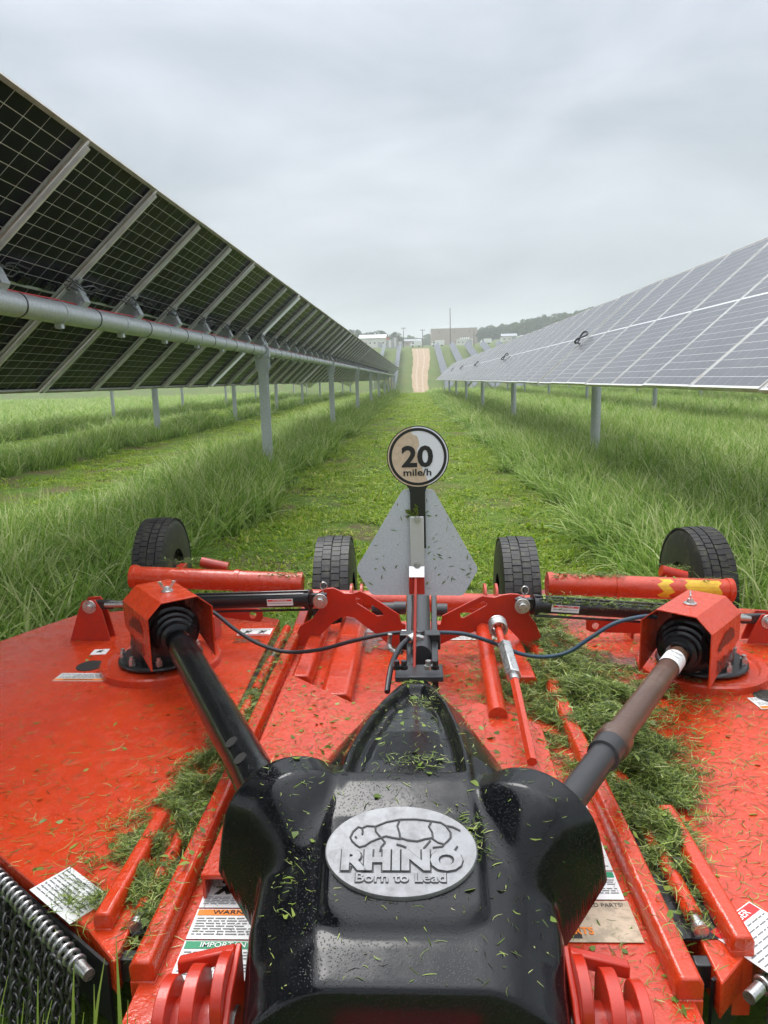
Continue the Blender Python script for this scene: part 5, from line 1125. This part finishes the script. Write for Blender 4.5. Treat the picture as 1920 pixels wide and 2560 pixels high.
building(1079, 1193, 450, 22, 10.0, 'wall_tan', 'large tan flat-roofed plant building on the hill beyond the dirt road', nw=9, wrow=(.80,), stripes=12)
building(898, 964, 385, 18, 5.2, 'wall_w', 'long pale warehouse with low gable roof left of the dirt road', gable=2.2, nw=6)
building(1142, 1182, 400, 6, 3.2, 'wall_w', 'small white site office in front of the tan plant building', nw=4)
building(1255, 1292, 430, 8, 3.2, 'wall_w', 'low white house with grey roof under the wooded slope', roofm='roof_g', gable=1.6, nw=3)
building(1010, 1052, 440, 8, 3.0, 'wall_tan', 'low brown shed between the utility poles', roofm='roof_g', gable=1.2, nw=3)
def pole(px_, Y, ytop, label, arms=2, name='utility_pole', r=.16):
    x = bg(px_, Y); zb = Hs(x, Y); zt = aty(px_, ytop, Y).z; t = thing(name, label, 'utility pole' if name == 'utility_pole' else 'mast', (x, Y, zb), 'poles beyond the solar field'); h = zt - zb
    sub(t, 'pole', MB().cyl((0, 0, -.3), (0, 0, h), r * 1.2, r * .7, n=8).mesh('pole', M['wood']))
    for k in range(arms): sub(t, 'crossarm', MB().box((0, 0, h - .5 - k * 1.2), (2.2, .15, .15)).cyl((-.9, 0, h - .4 - k * 1.2), (-.9, 0, h - .1 - k * 1.2), .08, n=6).cyl((.9, 0, h - .4 - k * 1.2), (.9, 0, h - .1 - k * 1.2), .08, n=6).mesh('crossarm', M['wood'], 0))
pole(1009, 330, 818, 'utility pole with crossarm, left of the dirt road top', 1); pole(1057, 330, 823, 'short utility pole standing straight behind the dirt road', 1, r=.18)
pole(1126, 320, 770, 'tallest slim mast, in front of the tan plant building', 0, 'mast', .19); pole(1185, 320, 823, 'utility pole at the right end of the tan plant building', 0)
pole(998, 360, 830, 'thin pole just left of the crossarm pole', 0, r=.1); pole(1040, 400, 842, 'thinnest far pole behind the low brown shed', 0, r=.1)
pole(1366, 430, 792, 'lone thin pole rising before the wooded slope', 0, r=.12)
x = bg(970, 330); t = thing('banner', 'small orange banner on a pole beside the pale warehouse', 'banner', (x, 330, Hs(x, 330)), None)
zz = aty(970, 848, 330).z - Hs(x, 330); sub(t, 'cloth', MB().box((.0, 0, zz), (1.0, .06, 1.6)).mesh('cloth', M['orangeb'], 0)); sub(t, 'pole', MB().cyl((-.55, 0, 0), (-.55, 0, zz + .9), .06, n=6).mesh('pole', M['wood']))
def truck(px_, Y, label, L_=6.5):
    x = bg(px_, Y); t = thing('parked_truck', label, 'truck', (x, Y, Hs(x, Y)), 'white trucks parked on the hill')
    sub(t, 'cargo_box', MB().box((.9, 0, 1.9), (L_ * .66, 2.2, 2.2)).mesh('cargo_box', M['veh'], 0)); c = sub(t, 'cab', MB().prism([(-L_ / 2, -1.0, .6), (-L_ / 2 + 2, -1.0, .6), (-L_ / 2 + 2, -1.0, 2.4), (-L_ / 2 + .7, -1.0, 2.4), (-L_ / 2, -1.0, 1.5)], (0, 2.0, 0)).mesh('cab', M['veh'], 0))
    sub(c, 'window', MB().box((-L_ / 2 + 1.3, -1.02, 1.9), (.9, .05, .6)).mesh('window', M['win'], 0))
    for wx in (-L_ / 2 + 1.1, L_ / 2 - 1.4): sub(t, 'wheel', MB().cyl((wx, -1.05, .45), (wx, 1.05, .45), .45, n=14).mesh('wheel', M['rubber']))
truck(1095, 350, 'white box truck left of the small site office'); truck(1040, 345, 'white box truck behind the top of the dirt road', 5.5); truck(1215, 390, 'white box truck at the right of the plant building', 6)
def cabinet(px_, Y, w, h, label):
    x = bg(px_, Y); t = thing('equipment_cabinet', label, 'cabinet', (x, Y, Hs(x, Y)), 'grey substation cabinets'); sub(t, 'housing', MB().box((0, 0, h / 2), (w, 1.5, h)).mesh('housing', M['roof_g'], 0)); sub(t, 'door', MB().box((0, -.78, h * .5), (w * .4, .06, h * .8)).mesh('door', M['wall_w'], 0))
    for k in (-.3, 0, .3): sub(t, 'insulator', MB().cyl((w * k, 0, h), (w * k, 0, h + 2.4), .12, n=6).mesh('insulator', M['wood']))
cabinet(975, 330, 2.6, 4.0, 'grey substation cabinet nearest the orange banner'); cabinet(988, 335, 2.0, 5.0, 'taller grey substation cabinet left of the poles'); cabinet(1000, 338, 2.2, 3.0, 'low grey substation cabinet beside the crossarm pole')

def crown_mesh(seed, R_=3.2, Hc=6.5, trunk=2.2, nl=1500):
    g = np.random.default_rng(seed); V = []; F_ = []; T = []
    cl = [(g.normal(0, R_ * .42), g.normal(0, R_ * .42), trunk + Hc * g.uniform(.12, .92), R_ * g.uniform(.32, .55)) for _ in range(13)]
    for i in range(nl):
        c = cl[g.integers(len(cl))]; d = g.normal(size=3); d /= np.linalg.norm(d); rr_ = c[3] * g.uniform(.55, 1.05); p = np.array(c[:3]) + d * rr_ * np.array([1, 1, .8]); s_ = g.uniform(.16, .42)
        a = g.normal(size=3); a /= np.linalg.norm(a); b = np.cross(a, g.normal(size=3)); b /= np.linalg.norm(b); o = len(V); V += [p - a * s_, p + b * s_ * .7, p + a * s_, p - b * s_ * .7]; F_.append((o, o + 1, o + 2, o + 3)); T += [float(np.clip(.5 + g.normal(0, .25), 0, 1))] * 4
    return link_raw('crown', V, F_, M['leaf'], {'tint': T}, smooth=False)
CR = [crown_mesh(100 + i, R_=r_, Hc=h_) for i, (r_, h_) in enumerate(((3.0, 6.5), (3.6, 7.5), (2.4, 8), (3.4, 5.5)))]
TR = MB().cyl((0, 0, -.5), (.1, 0, 4.2), .28, .16, n=8).cyl((.05, 0, 3), (1.0, .3, 5.4), .12, .05, n=6).cyl((.05, 0, 2.8), (-.9, -.3, 5.2), .12, .05, n=6).mesh('trunk', M['bark'])
cc = bpy.data.collections.new('wood_trees')
for i, c in enumerate(CR): cc.objects.link(bpy.data.objects.new('wood_tree', c))
ORD = 'first second third fourth fifth sixth seventh eighth ninth tenth eleventh twelfth thirteenth fourteenth fifteenth sixteenth'.split()
k = 0
for (px0, px1, Y, n_, s0, s1) in ((868, 905, 420, 4, 1.0, 1.3), (905, 968, 425, 7, .75, 1.1), (962, 1004, 400, 5, .6, .85)):
    for i in range(n_):
        px_ = px0 + (px1 - px0) * (i + .5) / n_; x = bg(px_, Y) + random.uniform(-1, 1); yv = Y + random.uniform(-8, 8); s_ = random.uniform(s0, s1)
        t = thing('broadleaf_tree', 'hazy green tree behind the pale warehouse, %s from the left in the tree line' % ORD[k], 'tree', (x, yv, Hs(x, yv) - .2), 'trees behind the pale warehouse'); t.scale = (s_, s_, s_); t.rotation_euler = (0, 0, random.uniform(0, 6))
        sub(t, 'crown', CR[k % 4]); sub(t, 'trunk', TR); k += 1
# wooded slope on the right and the far horizon wood
P = []
for i in range(1500):
    y = random.uniform(440, 640); x = random.uniform(24, 260); 
    if random.random() < sst((x - 20) / 60): P.append((x, y))
for i in range(700): P.append((random.uniform(-260, 60), random.uniform(560, 760)))
P = np.array(P); n_ = len(P)
gn_scatter('woodland', np.stack([P[:, 0], P[:, 1], H(P[:, 0], P[:, 1]) - .5], 1), np.stack([np.zeros(n_), np.zeros(n_), rng.uniform(0, 6.28, n_)], 1), np.repeat(rng.uniform(.75, 1.2, n_)[:, None], 3, 1), rng.integers(0, 4, n_), cc, 'wooded hillside fading into the mist')
tag(bpy.data.objects['woodland'], kind='stuff')

# ------------------------------------------------------------------ haze
hm = bpy.data.materials.new('haze'); hm.use_nodes = True; hn = hm.node_tree.nodes; hn.clear(); ho = hn.new('ShaderNodeOutputMaterial'); pv = hn.new('ShaderNodeVolumePrincipled')
pv.inputs['Color'].default_value = (.93, .96, 1, 1); pv.inputs['Density'].default_value = .0008; pv.inputs['Anisotropy'].default_value = .0
hm.node_tree.links.new(pv.outputs[0], ho.inputs['Volume'])
hz = MB().box((0, 700, 35), (1500, 1620, 84)).build('haze', hm, smooth=0); hz['kind'] = 'stuff'
